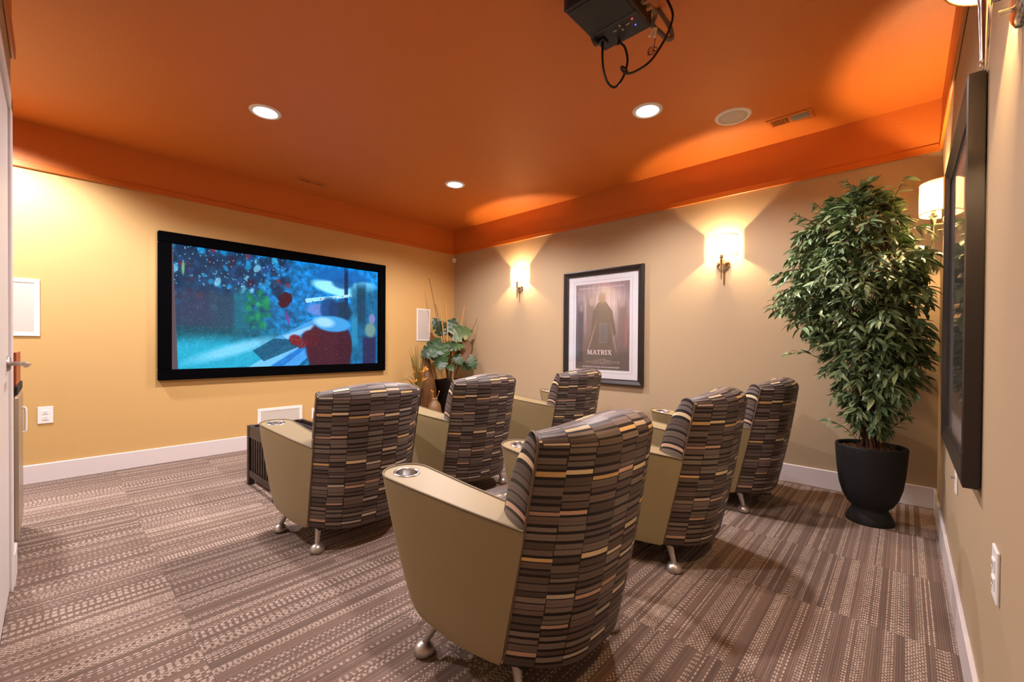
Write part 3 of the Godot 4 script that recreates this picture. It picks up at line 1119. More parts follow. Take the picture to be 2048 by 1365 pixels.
	outlet(Vector3(1.985, 0.293, -D), 0.0, "white wall plate half hidden behind the striped armchair by the low speaker", "jack")
	outlet(Vector3(1.50, 0.548, BACK), PI, "white power outlet on the tan wall under the large frame's near corner", "power")
	outlet(Vector3(2.545, 0.535, BACK), PI, "white cable jack plate on the tan wall below the large frame", "jack")
	# motion sensor in the corner
	var s := thing("motion_sensor", "small white motion sensor high in the wall corner above the reeds", "sensor", Vector3(W - 0.028, 2.283, -D + 0.028), -PI / 4)
	st = begin()
	box(st, Vector3.ZERO, Vector3(0.052, 0.060, 0.032), 0.004)
	part("body", st, M["white_plastic"], s)
	st = begin()
	box(st, Vector3(0, -0.006, 0.0155), Vector3(0.030, 0.026, 0.004), 0.0015)
	part("lens_window", st, M["white_plastic"], s)

# ------------------------------------------------------------------ alcove
func alcove_things() -> void:
	var o := thing("mini_fridge", "tall stainless steel cabinet fridge half hidden behind the white door edge", "fridge", Vector3(-0.125, 0, -3.27))
	var st := begin()
	slab(st, Vector3(-0.56, 0.06, -0.48), Vector3(-0.035, 0.85, -0.002), 0.006)
	part("body", st, M["steel_dark"], o)
	st = begin()
	slab(st, Vector3(-0.033, 0.065, -0.48), Vector3(0.006, 0.80, 0.0), 0.014)
	var dr := part("door", st, M["steel_light"], o)
	st = begin()
	tube(st, spline([Vector3(0.004, 0.70, -0.42), Vector3(0.016, 0.695, -0.42), Vector3(0.018, 0.66, -0.42), Vector3(0.018, 0.60, -0.42), Vector3(0.016, 0.565, -0.42), Vector3(0.004, 0.56, -0.42)], 4), 0.006, 8)
	part("handle", st, M["white_plastic"], dr)
	st = begin()
	slab(st, Vector3(-0.033, 0.804, -0.48), Vector3(0.004, 0.85, 0.0), 0.004)
	part("control_strip", st, M["slot"], o)
	st = begin()
	slab(st, Vector3(-0.52, 0.0, -0.46), Vector3(-0.02, 0.06, -0.02), 0.004)
	part("toe_kick", st, M["toe_black"], o)
	var c := thing("wooden_box", "cherry wood box standing on top of the steel cabinet fridge", "box", Vector3(-0.125, 0.8505, -3.27))
	st = begin()
	slab(st, Vector3(-0.40, 0.0, -0.44), Vector3(-0.002, 0.016, -0.04), 0.002)
	part("base", st, M["cherry"], c)
	for s in [[Vector3(-0.40, 0.016, -0.44), Vector3(-0.38, 0.17, -0.04)], [Vector3(-0.022, 0.016, -0.44), Vector3(-0.002, 0.17, -0.04)], [Vector3(-0.38, 0.016, -0.44), Vector3(-0.022, 0.17, -0.42)], [Vector3(-0.38, 0.016, -0.06), Vector3(-0.022, 0.10, -0.04)]]:
		st = begin()
		slab(st, s[0], s[1], 0.002)
		part("side_panel", st, M["cherry"], c)

# ------------------------------------------------------------------ armchairs
func chair_rear(u: float, y: float) -> Vector3:
	var k := (y - 0.12) / 0.68
	var hw := 0.281 + 0.010 * k
	var a := absf(u)
	var zc := 0.118 * k + 0.010 * sin(PI * clampf(k, 0, 1))
	var ze := -0.159 + 0.144 * k
	return Vector3(u * hw, y, lerpf(zc, ze, pow(a, 3.0)))

func chair_front(u: float, y: float) -> Vector3:
	var p := chair_rear(u, y)
	var a := absf(u)
	var top := clampf((y - 0.60) / 0.20, 0.0, 1.0)
	var th := lerpf(0.175, 0.128 - 0.050 * top * top, a * a)
	return Vector3(p.x * (1.0 - 0.17 * a), y, p.z - th)

func build_chair() -> Node3D:
	var o := thing("armchair", "", "armchair", Vector3.ZERO, 0.0, "striped cinema armchairs in two rows")
	# --- back: barrel-shaped rear, rolled top, flat front, slim side wings
	var st := begin()
	var NU := 24
	var NV := 20
	var g := []
	var uv := []
	var arc := [0.0]
	for i in range(1, NU + 1):
		arc.append(arc[i - 1] + chair_rear(-1.0 + 2.0 * i / NU, 0.5).distance_to(chair_rear(-1.0 + 2.0 * (i - 1) / NU, 0.5)))
	var us := func(i: int) -> float: return (arc[i] as float) / 0.70
	for i in NU + 1:
		var u := -1.0 + 2.0 * i / NU
		var gr := []
		var ur := []
		for j in NV + 1:
			var y := 0.12 + 0.68 * j / NV
			gr.append(chair_rear(u, y))
			ur.append(Vector2(us.call(i), 1.0 - (y - 0.12) / 0.86))
		g.append(gr)
		uv.append(ur)
	sheet(st, g, uv, Vector3(0, 0, 1), 11)
	# rolled top
	var crest := func(u: float, ph: float) -> Vector3:
		var a := chair_rear(u, 0.80)
		var b := chair_front(u, 0.80)
		var e := (1.0 - cos(ph)) * 0.5
		var hgt := lerpf(0.070, 0.030, pow(absf(u), 2.2))
		return Vector3(lerpf(a.x, b.x, e), 0.80 + hgt * sin(ph), lerpf(a.z, b.z, e))
	g = []
	uv = []
	for i in NU + 1:
		var u := -1.0 + 2.0 * i / NU
		var gr := []
		var ur := []
		for j in 13:
			gr.append(crest.call(u, PI * j / 12.0))
			ur.append(Vector2(us.call(i) + 0.37, 0.62 - 0.022 * j))
		g.append(gr)
		uv.append(ur)
	sheet(st, g, uv, Vector3(0, 1, 0), 12)
	# front
	g = []
	uv = []
	for i in NU + 1:
		var u := -1.0 + 2.0 * i / NU
		var gr := []
		var ur := []
		for j in NV + 1:
			var y := 0.12 + 0.68 * j / NV
			gr.append(chair_front(u, y))
			ur.append(Vector2(us.call(i), 1.0 - (y - 0.12) / 0.86))
		g.append(gr)
		uv.append(ur)
	sheet(st, g, uv, Vector3(0, 0, -1), 13)
	# wings
	for s in [-1.0, 1.0]:
		g = []
		uv = []
		for i in 13:
			var ph := PI * i / 12.0
			var e := (1.0 - cos(ph)) * 0.5
			var gr := []
			var ur := []
			for j in NV + 1:
				var t := float(j) / NV
				var y := 0.12 + 0.68 * t
				var p := chair_rear(s, y).lerp(chair_front(s, y), e)
				p.y = lerpf(0.12, (crest.call(s, ph) as Vector3).y, t)
				p.x += s * 0.012 * sin(ph)
				gr.append(p)
				ur.append(Vector2(0.13 + 0.10 * e, 0.85 - t * 0.62))
			g.append(gr)
			uv.append(ur)
		sheet(st, g, uv, Vector3(s, 0, -0.3), 14)
	# underside
	st.set_smooth_group(-1)
	st.set_uv(Vector2(0.02, 0.02))
	for i in NU:
		var u0 := -1.0 + 2.0 * i / NU
		var u1 := -1.0 + 2.0 * (i + 1) / NU
		quad(st, chair_rear(u0, 0.12), chair_rear(u1, 0.12), chair_front(u1, 0.12), chair_front(u0, 0.12), Vector3.DOWN)
	var bk := part("backrest", st, M["fabric"], o)
	bk.set_meta("label", "striped fabric backrest with rolled top")
	for s in [-1.0, 1.0]:
		var pts := []
		for j in 12:
			pts.append(chair_rear(s, 0.14 + 0.66 * j / 12.0) + Vector3(s * 0.001, 0, 0.001))
		for i in range(0, 7):
			var ph := PI * i / 6.0
			var p: Vector3 = crest.call(s, ph)
			pts.append(p + Vector3(s * 0.001, 0.002, 0))
		for j in range(1, 8):
			pts.append(chair_front(s, 0.80 - 0.40 * j / 7.0))
		st = begin()
		tube(st, pts, 0.0042, 6)
		part("piping", st, M["fabric_piping"], bk)
	# --- arms: tapered vinyl panels, deep and round at the front
	for s in [-1.0, 1.0]:
		arm(o, s)
	# --- seat
	st = begin()
	box(st, Vector3(0, 0.37, -0.425), Vector3(0.40, 0.13, 0.50), 0.035)
	g = []
	uv = []
	for i in 2:
		var gr := []
		var ur := []
		for j in 2:
			gr.append(Vector3(-0.166 + 0.332 * i, 0.4355, -0.64 + 0.43 * j))
			ur.append(Vector2(0.1 + 0.5 * i, 0.2 + 0.55 * j))
		g.append(gr)
		uv.append(ur)
	sheet(st, g, uv, Vector3.UP, 15)
	part("seat_cushion", st, M["fabric"], o)
	st = begin()
	box(st, Vector3(0, 0.215, -0.40), Vector3(0.44, 0.19, 0.46), 0.02)
	part("base", st, M["vinyl"], o)
	st = begin()
	slab(st, Vector3(-0.25, 0.112, -0.56), Vector3(0.25, 0.122, -0.10), 0.002)
	part("dust_cover", st, M["under_cloth"], o)
	# --- legs
	for s in [-1.0, 1.0]:
		for fr in [0, 1]:
			var foot: Vector3 = Vector3(s * 0.252, 0, -0.114) if fr == 0 else Vector3(s * 0.322, 0, -0.505)
			var top: Vector3 = Vector3(s * 0.232, 0.125, -0.150) if fr == 0 else Vector3(s * 0.285, 0.140, -0.455)
			st = begin()
			var ank: Vector3 = foot + Vector3(0, 0.034, 0)
			tube(st, [top + Vector3(0, 0.01, 0), top, top.lerp(ank, 0.6), ank], [0.019, 0.019, 0.0135, 0.011], 14)
			var leg := part("leg", st, M["foot_metal"], o)
			st = begin()
			lathe(st, [Vector2(0, 0.044), Vector2(0.014, 0.042), Vector2(0.026, 0.034), Vector2(0.034, 0.022), Vector2(0.037, 0.010), Vector2(0.035, 0.003), Vector2(0.030, 0.0), Vector2(0, 0.0)], 20, Transform3D(Basis.IDENTITY, foot))
			part("foot", st, M["foot_metal"], leg)
	return o

func arm(o: Node3D, s: float) -> void:
	# outline at height fraction t (0 bottom, 1 top), going round from rear outer to rear inner
	var top_y := func(z: float) -> float: return lerpf(0.552, 0.600, clampf((-0.085 - z) / 0.575, -0.3, 1.15))
	var outline := func(t: float) -> Array:
		var y_ref := lerpf(0.12, 0.57, t)
		var zr := -0.159 + 0.144 * (y_ref - 0.12) / 0.68
		var low := 1.0 - t
		var xo_f := lerpf(-0.352, -0.397, pow(t, 0.8))
		var zf := lerpf(-0.495, -0.645, pow(t, 0.75))
		var xo_r := -0.289 - 0.003 * t
		var xi := -0.215 + 0.0 * low
		var pts := []
		for k in 9:
			var e := k / 8.0
			pts.append(Vector2(lerpf(xo_r, xo_f, e) - 0.010 * sin(PI * e), lerpf(zr, zf, e)))
		var cx := (xo_f + xi) * 0.5
		var rx := (xi - xo_f) * 0.5
		for k in range(1, 12):
			var a := PI * k / 12.0
			pts.append(Vector2(cx - cos(a) * rx, zf - sin(a) * 0.082))
		for k in 6:
			var e := k / 5.0
			pts.append(Vector2(lerpf(xi, -0.180, e), lerpf(zf, zr - 0.045, e)))
		return pts
	var st := begin()
	var ts := [0.0, 0.03, 0.08, 0.16, 0.28, 0.42, 0.56, 0.70, 0.82, 0.92, 0.975, 1.0]
	var rows := []
	var full: Array = outline.call(1.0)
	for ti in ts.size():
		var t: float = ts[ti]
		var ol: Array = outline.call(t)
		var row := []
		var inset := 0.007 * pow(clampf(1.0 - t / 0.08, 0, 1), 2.0)
		if t > 0.93:
			inset = 0.004 * pow((t - 0.93) / 0.07, 2.0)
		var c := Vector2(-0.28, -0.40)
		for p in ol:
			var q: Vector2 = p
			q = q + (c - q).normalized() * inset
			# bottom lifts towards the front
			var fwd: float = clampf((-q.y - 0.25) / 0.32, 0, 1)
			var yb := 0.119 + 0.045 * fwd * fwd
			var y := lerpf(yb, top_y.call(q.y), t)
			row.append(Vector3(q.x * -s, y, q.y))
		rows.append(row)
	sheet(st, rows, [], Vector3(0, 0, -1), 21)
	# make sure of outward faces: rebuild by centre test is not needed, both sides are drawn
	var n: int = rows[0].size()
	# rear closing strip and underside
	st.set_smooth_group(-1)
	for i in rows.size() - 1:
		quad(st, rows[i][0], rows[i][n - 1], rows[i + 1][n - 1], rows[i + 1][0], Vector3(0, 0, 1))
	var bot: Array = rows[0]
	for k in range(1, n - 1):
		tri(st, bot[0], bot[k], bot[k + 1], Vector3.DOWN)
	# top with a round opening for the cup holder
	var last: Array = rows[rows.size() - 1]
	var cup := Vector2(0.310 * s, -0.640)
	var pl := PackedVector2Array()
	var idx := 0
	var bestd := 9.0
	for k in n:
		var d := Vector2(last[k].x, last[k].z).distance_to(cup)
		if d < bestd:
			bestd = d
			idx = k
	for k in n + 1:
		var v: Vector3 = last[(idx + k) % n]
		pl.append(Vector2(v.x, v.z))
	var area := 0.0
	for k in n:
		area += pl[k].cross(pl[k + 1])
	var sg := -1.0 if area > 0.0 else 1.0
	var a0 := (pl[0] - cup).angle()
	for k in 25:
		var a := a0 + sg * TAU * k / 24.0
		pl.append(cup + Vector2(cos(a), sin(a)) * 0.041)
	var ids := Geometry2D.triangulate_polygon(pl)
	for k in range(0, ids.size(), 3):
		var v := []
		for j in 3:
			var p := pl[ids[k + j]]
			v.append(Vector3(p.x, top_y.call(p.y), p.y))
		tri(st, v[0], v[1], v[2], Vector3.UP)
	var a := part("armrest", st, M["vinyl"], o)
	a.set_meta("label", "olive tan vinyl arm with cup holder")
	st = begin()
	var loop := []
	for v in last:
		loop.append(v + Vector3(0, 0.0005, 0))
	tube(st, loop, 0.0042, 6)
	part("piping", st, M["vinyl_piping"], a)
	st = begin()
	var yc: float = top_y.call(cup.y)
	var tilt := Basis(Vector3.RIGHT, atan(0.048 / 0.575))
	lathe(st, [Vector2(0.0, -0.055), Vector2(0.034, -0.055), Vector2(0.0365, -0.048), Vector2(0.0375, 0.0), Vector2(0.0395, 0.004), Vector2(0.0475, 0.0035), Vector2(0.049, 0.0)], 32, Transform3D(tilt, Vector3(cup.x, yc, cup.y)))
	part("cup_holder", st, M["cup_steel"], a)

func chairs() -> void:
	var c := build_chair()
	var spots := [
		[1.186, -0.706, 1.4, "striped armchair of the back row standing behind the one at the slatted table"],
		[1.166, -2.083, 3.9, "striped armchair in the front row just behind the slatted side table"],
		[2.108, -2.181, 2.7, "middle striped armchair of the front row, before the corner plants"],
		[3.162, -2.086, 2.2, "striped armchair of the front row under the film poster"],
		[2.267, -0.689, -1.4, "middle striped armchair of the back row"],
		[3.292, -0.634, 2.1, "striped armchair of the back row beside the potted tree"]]
	for i in spots.size():
		var o: Node3D = c
		if i > 0:
			o = c.duplicate()
			o.name = numbered("armchair")
			add_child(o)
		o.position = Vector3(spots[i][0], 0.001, spots[i][1])
		o.rotation.y = -deg_to_rad(spots[i][2])
		tag(o, spots[i][3], "armchair", "striped cinema armchairs in two rows")

func side_table() -> void:
	var o := thing("side_table", "dark brown slatted side table with a tray top in front of the screen", "table", Vector3(1.205, 0, -3.375))
	var hx := 0.205
	var hz := 0.295
	var H := 0.45
	for sx in [-1, 1]:
		for sz in [-1, 1]:
			var st := begin()
			box(st, Vector3(sx * (hx - 0.022), H / 2 - 0.001, sz * (hz - 0.022)), Vector3(0.044, H - 0.002, 0.044), 0.003)
			part("leg", st, M["espresso"], o)
	for sx in [-1, 1]:
		for y in [[0.09, 0.05], [0.405, 0.086]]:
			var st := begin()
			box(st, Vector3(sx * (hx - 0.014), y[0], 0), Vector3(0.022, y[1], hz * 2 - 0.086), 0.002)
			part("rail", st, M["espresso"], o)
		for k in 9:
			var st := begin()
			box(st, Vector3(sx * (hx - 0.016), 0.238, -0.205 + 0.41 * k / 8.0), Vector3(0.012, 0.25, 0.026), 0.002)
			part("side_slat", st, M["espresso"], o)
	for sz in [-1, 1]:
		for y in [[0.09, 0.05], [0.405, 0.086]]:
			var st := begin()
			box(st, Vector3(0, y[0], sz * (hz - 0.014)), Vector3(hx * 2 - 0.086, y[1], 0.022), 0.002)
			part("rail", st, M["espresso"], o)
	for k in 6:
		var st := begin()
		box(st, Vector3(-0.143 + 0.286 * k / 5.0, 0.424, 0), Vector3(0.034, 0.014, hz * 2 - 0.05), 0.003)
		part("top_slat", st, M["espresso"], o)

# ------------------------------------------------------------------ corner plants
func monstera_leaf(o: Node3D, at: Vector3, dir: Vector3, face: Vector3, size: float, m: Material) -> void:
	# dir: from stalk to tip; face: upper side
	dir = dir.normalized()
	var sd := dir.cross(face).normalized()
	var up := sd.cross(dir).normalized()
	var st := begin()
	for s in [-1.0, 1.0]:
		var g := []
		var N := 28
		for i in N + 1:
			var t := float(i) / N
			var wdt := 0.47 * pow(sin(PI * pow(t * 0.94 + 0.06, 0.72)), 0.75)
			var cut := 1.0
			var ph := fposmod(t * 4.3, 1.0)
			if t > 0.10 and t < 0.92 and ph > 0.78:
				cut = 0.60
			var row := []
			for j in 4:
				var e := j / 3.0
				var x := wdt * e * cut
				var back := -0.16 * e * e + 0.10 * e * (t - 0.3)
				var p: Vector3 = dir * (t - 0.12 * e * (1.0 - t) + 0.22 * x * (0.8 - t) * -1.0) + sd * s * x + up * (0.22 * x - 0.55 * x * x - 0.28 * t * t + 0.012 * sin(t * 30.0) * e)
				row.append(at + p * size)
			g.append(row)
		sheet(st, g, [], up, 31)
	part("leaf", st, m, o)

func corner_plants() -> void:
	# square planter with reeds and large split leaves
	var o := thing("potted_plant", "large split leaved plant with tall reeds in a dark square planter in the corner", "plant", Vector3(3.62, 0, -4.48), PI * 0.07)
	var st := begin()
	var b0 := 0.115
	var b1 := 0.16
	var H := 0.60
	for k in 4:
		var q := Basis(Vector3.UP, PI / 2 * k)
		quad(st, q * Vector3(-b0, 0, b0), q * Vector3(b0, 0, b0), q * Vector3(b1, H, b1), q * Vector3(-b1, H, b1), q * Vector3(0, 0, 1))
		quad(st, q * Vector3(-b1, H, b1), q * Vector3(b1, H, b1), q * Vector3(b1 - 0.018, H, b1 - 0.018), q * Vector3(-b1 + 0.018, H, b1 - 0.018), Vector3.UP)
		quad(st, q * Vector3(-b1 + 0.018, H, b1 - 0.018), q * Vector3(b1 - 0.018, H, b1 - 0.018), q * Vector3(b1 - 0.022, H - 0.05, b1 - 0.022), q * Vector3(-b1 + 0.022, H - 0.05, b1 - 0.022), q * Vector3(0, 0, -1))
	quad(st, Vector3(-b0, 0, -b0), Vector3(b0, 0, -b0), Vector3(b0, 0, b0), Vector3(-b0, 0, b0), Vector3.DOWN)
	part("planter", st, M["planter"], o)
	st = begin()
	var c := b1 - 0.02
	box(st, Vector3(0, H - 0.05, 0), Vector3(2 * c, 0.05, 2 * c), 0.004)
	part("soil", st, M["soil"], o)
	var inv := o.transform.affine_inverse()
	var loc := func(x: float, y: float, z: float) -> Vector3: return inv * Vector3(x, y, z)
	# world places of the leaf bases, tips, and faces (towards the room)
	var room_dir := inv.basis * Vector3(-0.62, 0.45, 0.64)
	var L := [
		[Vector3(3.44, 1.09, -4.42), Vector3(-0.9, -0.50, 0.15), 0.30, 0, Vector3(-0.35, 0.75, 0.65)],
		[Vector3(3.36, 1.02, -4.36), Vector3(-0.15, -1.0, 0.1), 0.27, 1, Vector3(-0.65, 0.25, 0.7)],
		[Vector3(3.60, 1.20, -4.50), Vector3(0.35, 0.85, 0.05), 0.27, 0, Vector3(-0.6, 0.1, 0.7)],
		[Vector3(3.60, 1.20, -4.40), Vector3(0.65, 0.25, 0.35), 0.29, 1, Vector3(-0.5, 0.5, 0.7)],
		[Vector3(3.55, 1.05, -4.35), Vector3(0.6, 0.1, 0.5), 0.17, 1, Vector3(-0.4, 0.8, 0.5)],
		[Vector3(3.66, 0.88, -4.32), Vector3(0.55, -0.55, 0.35), 0.22, 1, Vector3(-0.5, 0.5, 0.7)],
		[Vector3(3.74, 0.90, -4.24), Vector3(0.15, -0.75, 0.65), 0.18, 0, Vector3(-0.5, 0.5, 0.6)],
		[Vector3(3.50, 0.98, -4.60), Vector3(-0.7, -0.2, -0.2), 0.22, 0, Vector3(-0.5, 0.6, 0.6)],
		[Vector3(3.46, 0.80, -4.30), Vector3(-0.2, -0.35, 0.8), 0.12, 0, Vector3(-0.4, 0.8, 0.5)],
		[Vector3(3.40, 0.86, -4.34), Vector3(-0.6, -0.55, 0.3), 0.15, 0, Vector3(-0.5, 0.6, 0.6)],
		[Vector3(3.50, 1.06, -4.40), Vector3(0.3, -0.1, 0.6), 0.19, 0, Vector3(-0.5, 0.75, 0.4)],
		[Vector3(3.58, 0.92, -4.34), Vector3(0.2, -0.5, 0.6), 0.16, 0, Vector3(-0.6, 0.5, 0.6)],
		[Vector3(3.56, 1.24, -4.56), Vector3(-0.45, 0.6, -0.1), 0.22, 0, Vector3(-0.6, 0.3, 0.7)],
		[Vector3(3.36, 1.06, -4.46), Vector3(-0.75, -0.55, -0.25), 0.24, 0, Vector3(-0.5, 0.6, 0.6)]]
	for e in L:
		var p: Vector3 = loc.call(e[0].x, e[0].y, e[0].z)
		monstera_leaf(o, p, inv.basis * (e[1] as Vector3), inv.basis * (e[4] as Vector3), e[2], M["monstera_%d" % e[3]])
		st = begin()
		tube(st, spline([Vector3(p.x * 0.15, H - 0.04, p.z * 0.15), Vector3(p.x * 0.45, lerpf(H, p.y, 0.6), p.z * 0.45), p], 6), 0.005, 6)
		part("stem", st, M["twig"], o)
	# one big dried brown leaf behind
	var dp: Vector3 = loc.call(3.74, 1.16, -4.34)
	st = begin()
	for s in [-1.0, 1.0]:
		var g := []
		var dir: Vector3 = (inv.basis * Vector3(-0.1, -1.0, 0.15)).normalized()
		var sd: Vector3 = (inv.basis * Vector3(0.72, 0.0, 0.7)).normalized()
		var up := sd.cross(dir).normalized()
		for i in 15:
			var t := i / 14.0
			var row := []
			for j in 4:
				var x := 0.30 * sin(PI * pow(t, 0.8)) * j / 3.0
				row.append(dp + (dir * (t - 0.1 * x) + sd * s * x + up * (0.5 * x * x - 0.2 * t * t)) * 0.34)
			g.append(row)
		sheet(st, g, [], up, 32)
	part("dried_leaf", st, M["dried_leaf"], o)
	# reeds
	var reeds := [[3.60, -4.50, 3.33, 1.93, -4.56, 1], [3.60, -4.46, 3.525, 1.63, -4.46, 0], [3.61, -4.50, 3.455, 1.62, -4.50, 0], [3.63, -4.47, 3.40, 1.60, -4.52, 1], [3.62, -4.42, 3.60, 1.28, -4.38, 0], [3.65, -4.46, 3.80, 1.60, -4.40, 0], [3.66, -4.46, 3.90, 1.42, -4.25, 1], [3.63, -4.50, 3.62, 1.35, -4.45, 0], [3.62, -4.44, 3.66, 1.12, -4.36, 0]]
	for e in reeds:
		var a: Vector3 = loc.call(e[0], H - 0.05, e[1])
		var b: Vector3 = loc.call(e[2], e[3], e[4])
		st = begin()
		var mid := a.lerp(b, 0.55) + Vector3(0, 0.05, 0)
		tube(st, spline([a, mid, b], 8), [0.010, 0.010, 0.010, 0.010, 0.0095, 0.0095, 0.009, 0.009, 0.0085, 0.008, 0.0075, 0.007, 0.0065, 0.006, 0.005, 0.004, 0.003] if e[5] == 0 else 0.0032, 6)
		part("reed", st, M["reed"] if e[5] == 0 else M["reed_dark"], o)
	# vases on the floor beside it
	var v := thing("floor_vase", "tall brown bottle shaped floor vase behind the golden dried flowers", "vase", Vector3(3.30, 0, -4.58))
	st = begin()
	lathe(st, [Vector2(0, 0), Vector2(0.075, 0.0), Vector2(0.085, 0.02), Vector2(0.115, 0.20), Vector2(0.138, 0.38), Vector2(0.136, 0.50), Vector2(0.105, 0.64), Vector2(0.065, 0.76), Vector2(0.050, 0.86), Vector2(0.052, 0.95), Vector2(0.062, 0.99), Vector2(0.056, 0.99), Vector2(0.046, 0.94), Vector2(0.042, 0.86), Vector2(0.0, 0.84)], 32)
	part("body", st, M["vase_brown"], v)
	v = thing("small_vase", "small mottled brown vase in front of the tall brown floor vase", "vase", Vector3(3.20, 0, -4.26))
	st = begin()
	lathe(st, [Vector2(0, 0), Vector2(0.05, 0.0), Vector2(0.058, 0.02), Vector2(0.082, 0.14), Vector2(0.088, 0.24), Vector2(0.072, 0.33), Vector2(0.040, 0.37), Vector2(0.034, 0.385), Vector2(0.042, 0.405), Vector2(0.036, 0.405), Vector2(0.028, 0.385), Vector2(0.0, 0.37)], 28)
	var vb := part("body", st, M["vase_mottled"], v)
	for k in 3:
		st = begin()
		var a := 2.1 * k
		box(st, Vector3(cos(a) * 0.07, 0.48 + 0.01 * k, sin(a) * 0.02), Vector3(0.012, 0.020, 0.012), 0.004)
		tube(st, [Vector3(cos(a) * 0.02, 0.38, 0), Vector3(cos(a) * 0.07, 0.47 + 0.01 * k, sin(a) * 0.02)], 0.0018, 5)
		part("dried_bud", st, M["dry_gold"], v)
	v = thing("trumpet_vase", "dark slender trumpet vase holding golden dried flowers and grasses", "vase", Vector3(3.06, 0, -4.40))
	st = begin()
	lathe(st, [Vector2(0, 0), Vector2(0.055, 0.0), Vector2(0.055, 0.012), Vector2(0.02, 0.03), Vector2(0.032, 0.07), Vector2(0.036, 0.12), Vector2(0.024, 0.18), Vector2(0.018, 0.24), Vector2(0.026, 0.34), Vector2(0.042, 0.46), Vector2(0.055, 0.52), Vector2(0.050, 0.52), Vector2(0.034, 0.44), Vector2(0.0, 0.40)], 28)
	part("body", st, M["vase_dark"], v)
	var r := RandomNumberGenerator.new()
	r.seed = 77
	for k in 26:
		st = begin()
		var a := r.randf() * TAU
		var ln := r.randf_range(0.06, 0.24)
		var tip := Vector3(cos(a) * r.randf_range(0.02, 0.11), 0.55 + ln, sin(a) * r.randf_range(0.02, 0.10))
		tube(st, spline([Vector3(cos(a) * 0.012, 0.45, sin(a) * 0.012), Vector3(tip.x * 0.4, 0.55 + ln * 0.5, tip.z * 0.4), tip], 4), 0.0022, 5)
		for j in 4:
			var e := Vector3(r.randf_range(-1, 1), r.randf_range(0.1, 1), r.randf_range(-1, 1)).normalized()
			var s2 := e.cross(Vector3(0.3, 0.8, 0.5)).normalized()
			var p := tip + e * 0.004
			var t2 := tip + e * r.randf_range(0.028, 0.05)
			var m := p.lerp(t2, 0.5)
			quad(st, p, m + s2 * 0.010, t2, m - s2 * 0.010, s2.cross(e))
		part("dried_flower", st, M["dry_gold"], v)
	for k in 48:
		st = begin()
		var a := r.randf_range(1.2, 5.2)
		var up := r.randf_range(0.25, 0.56)
		var sp := r.randf_range(0.03, 0.16)
		var base := Vector3(cos(a) * 0.015, 0.46, sin(a) * 0.015)
		var tip := Vector3(cos(a) * sp, 0.50 + up, sin(a) * sp)
		if k % 6 == 0:
			tip = Vector3(cos(a) * 0.22, 0.58 + up * 0.2, sin(a) * 0.20)
		var pts := spline([base, base.lerp(tip, 0.5) + Vector3(0, 0.07, 0), tip], 6)
		var rad := []
		for i in pts.size():
			rad.append(lerpf(0.0050, 0.0012, float(i) / pts.size()))
		tube(st, pts, rad, 4)
		part("grass_blade", st, M["dry_grass"], v)

# ------------------------------------------------------------------ the tree
func leaf_mesh(len: float, wid: float, bend: float, twist: float) -> ArrayMesh:
	var st := begin()
	var N := 5
	for s in [-1.0, 1.0]:
		var g := []
		for i in N + 1:
			var t := float(i) / N
			var w := wid * 0.5 * pow(sin(PI * pow(clampf(t, 0.0, 1.0), 0.75)), 0.9)
			var y := -bend * t * t * len
			var roll := twist * t
			var row := []
			for j in 2:
				var x: float = w * s * j
				row.append(Vector3(x * cos(roll), y + 0.35 * absf(x) + x * sin(roll), -t * len))
			g.append(row)
		sheet(st, g, [], Vector3.UP, 41)
	st.generate_normals()
	return st.commit()

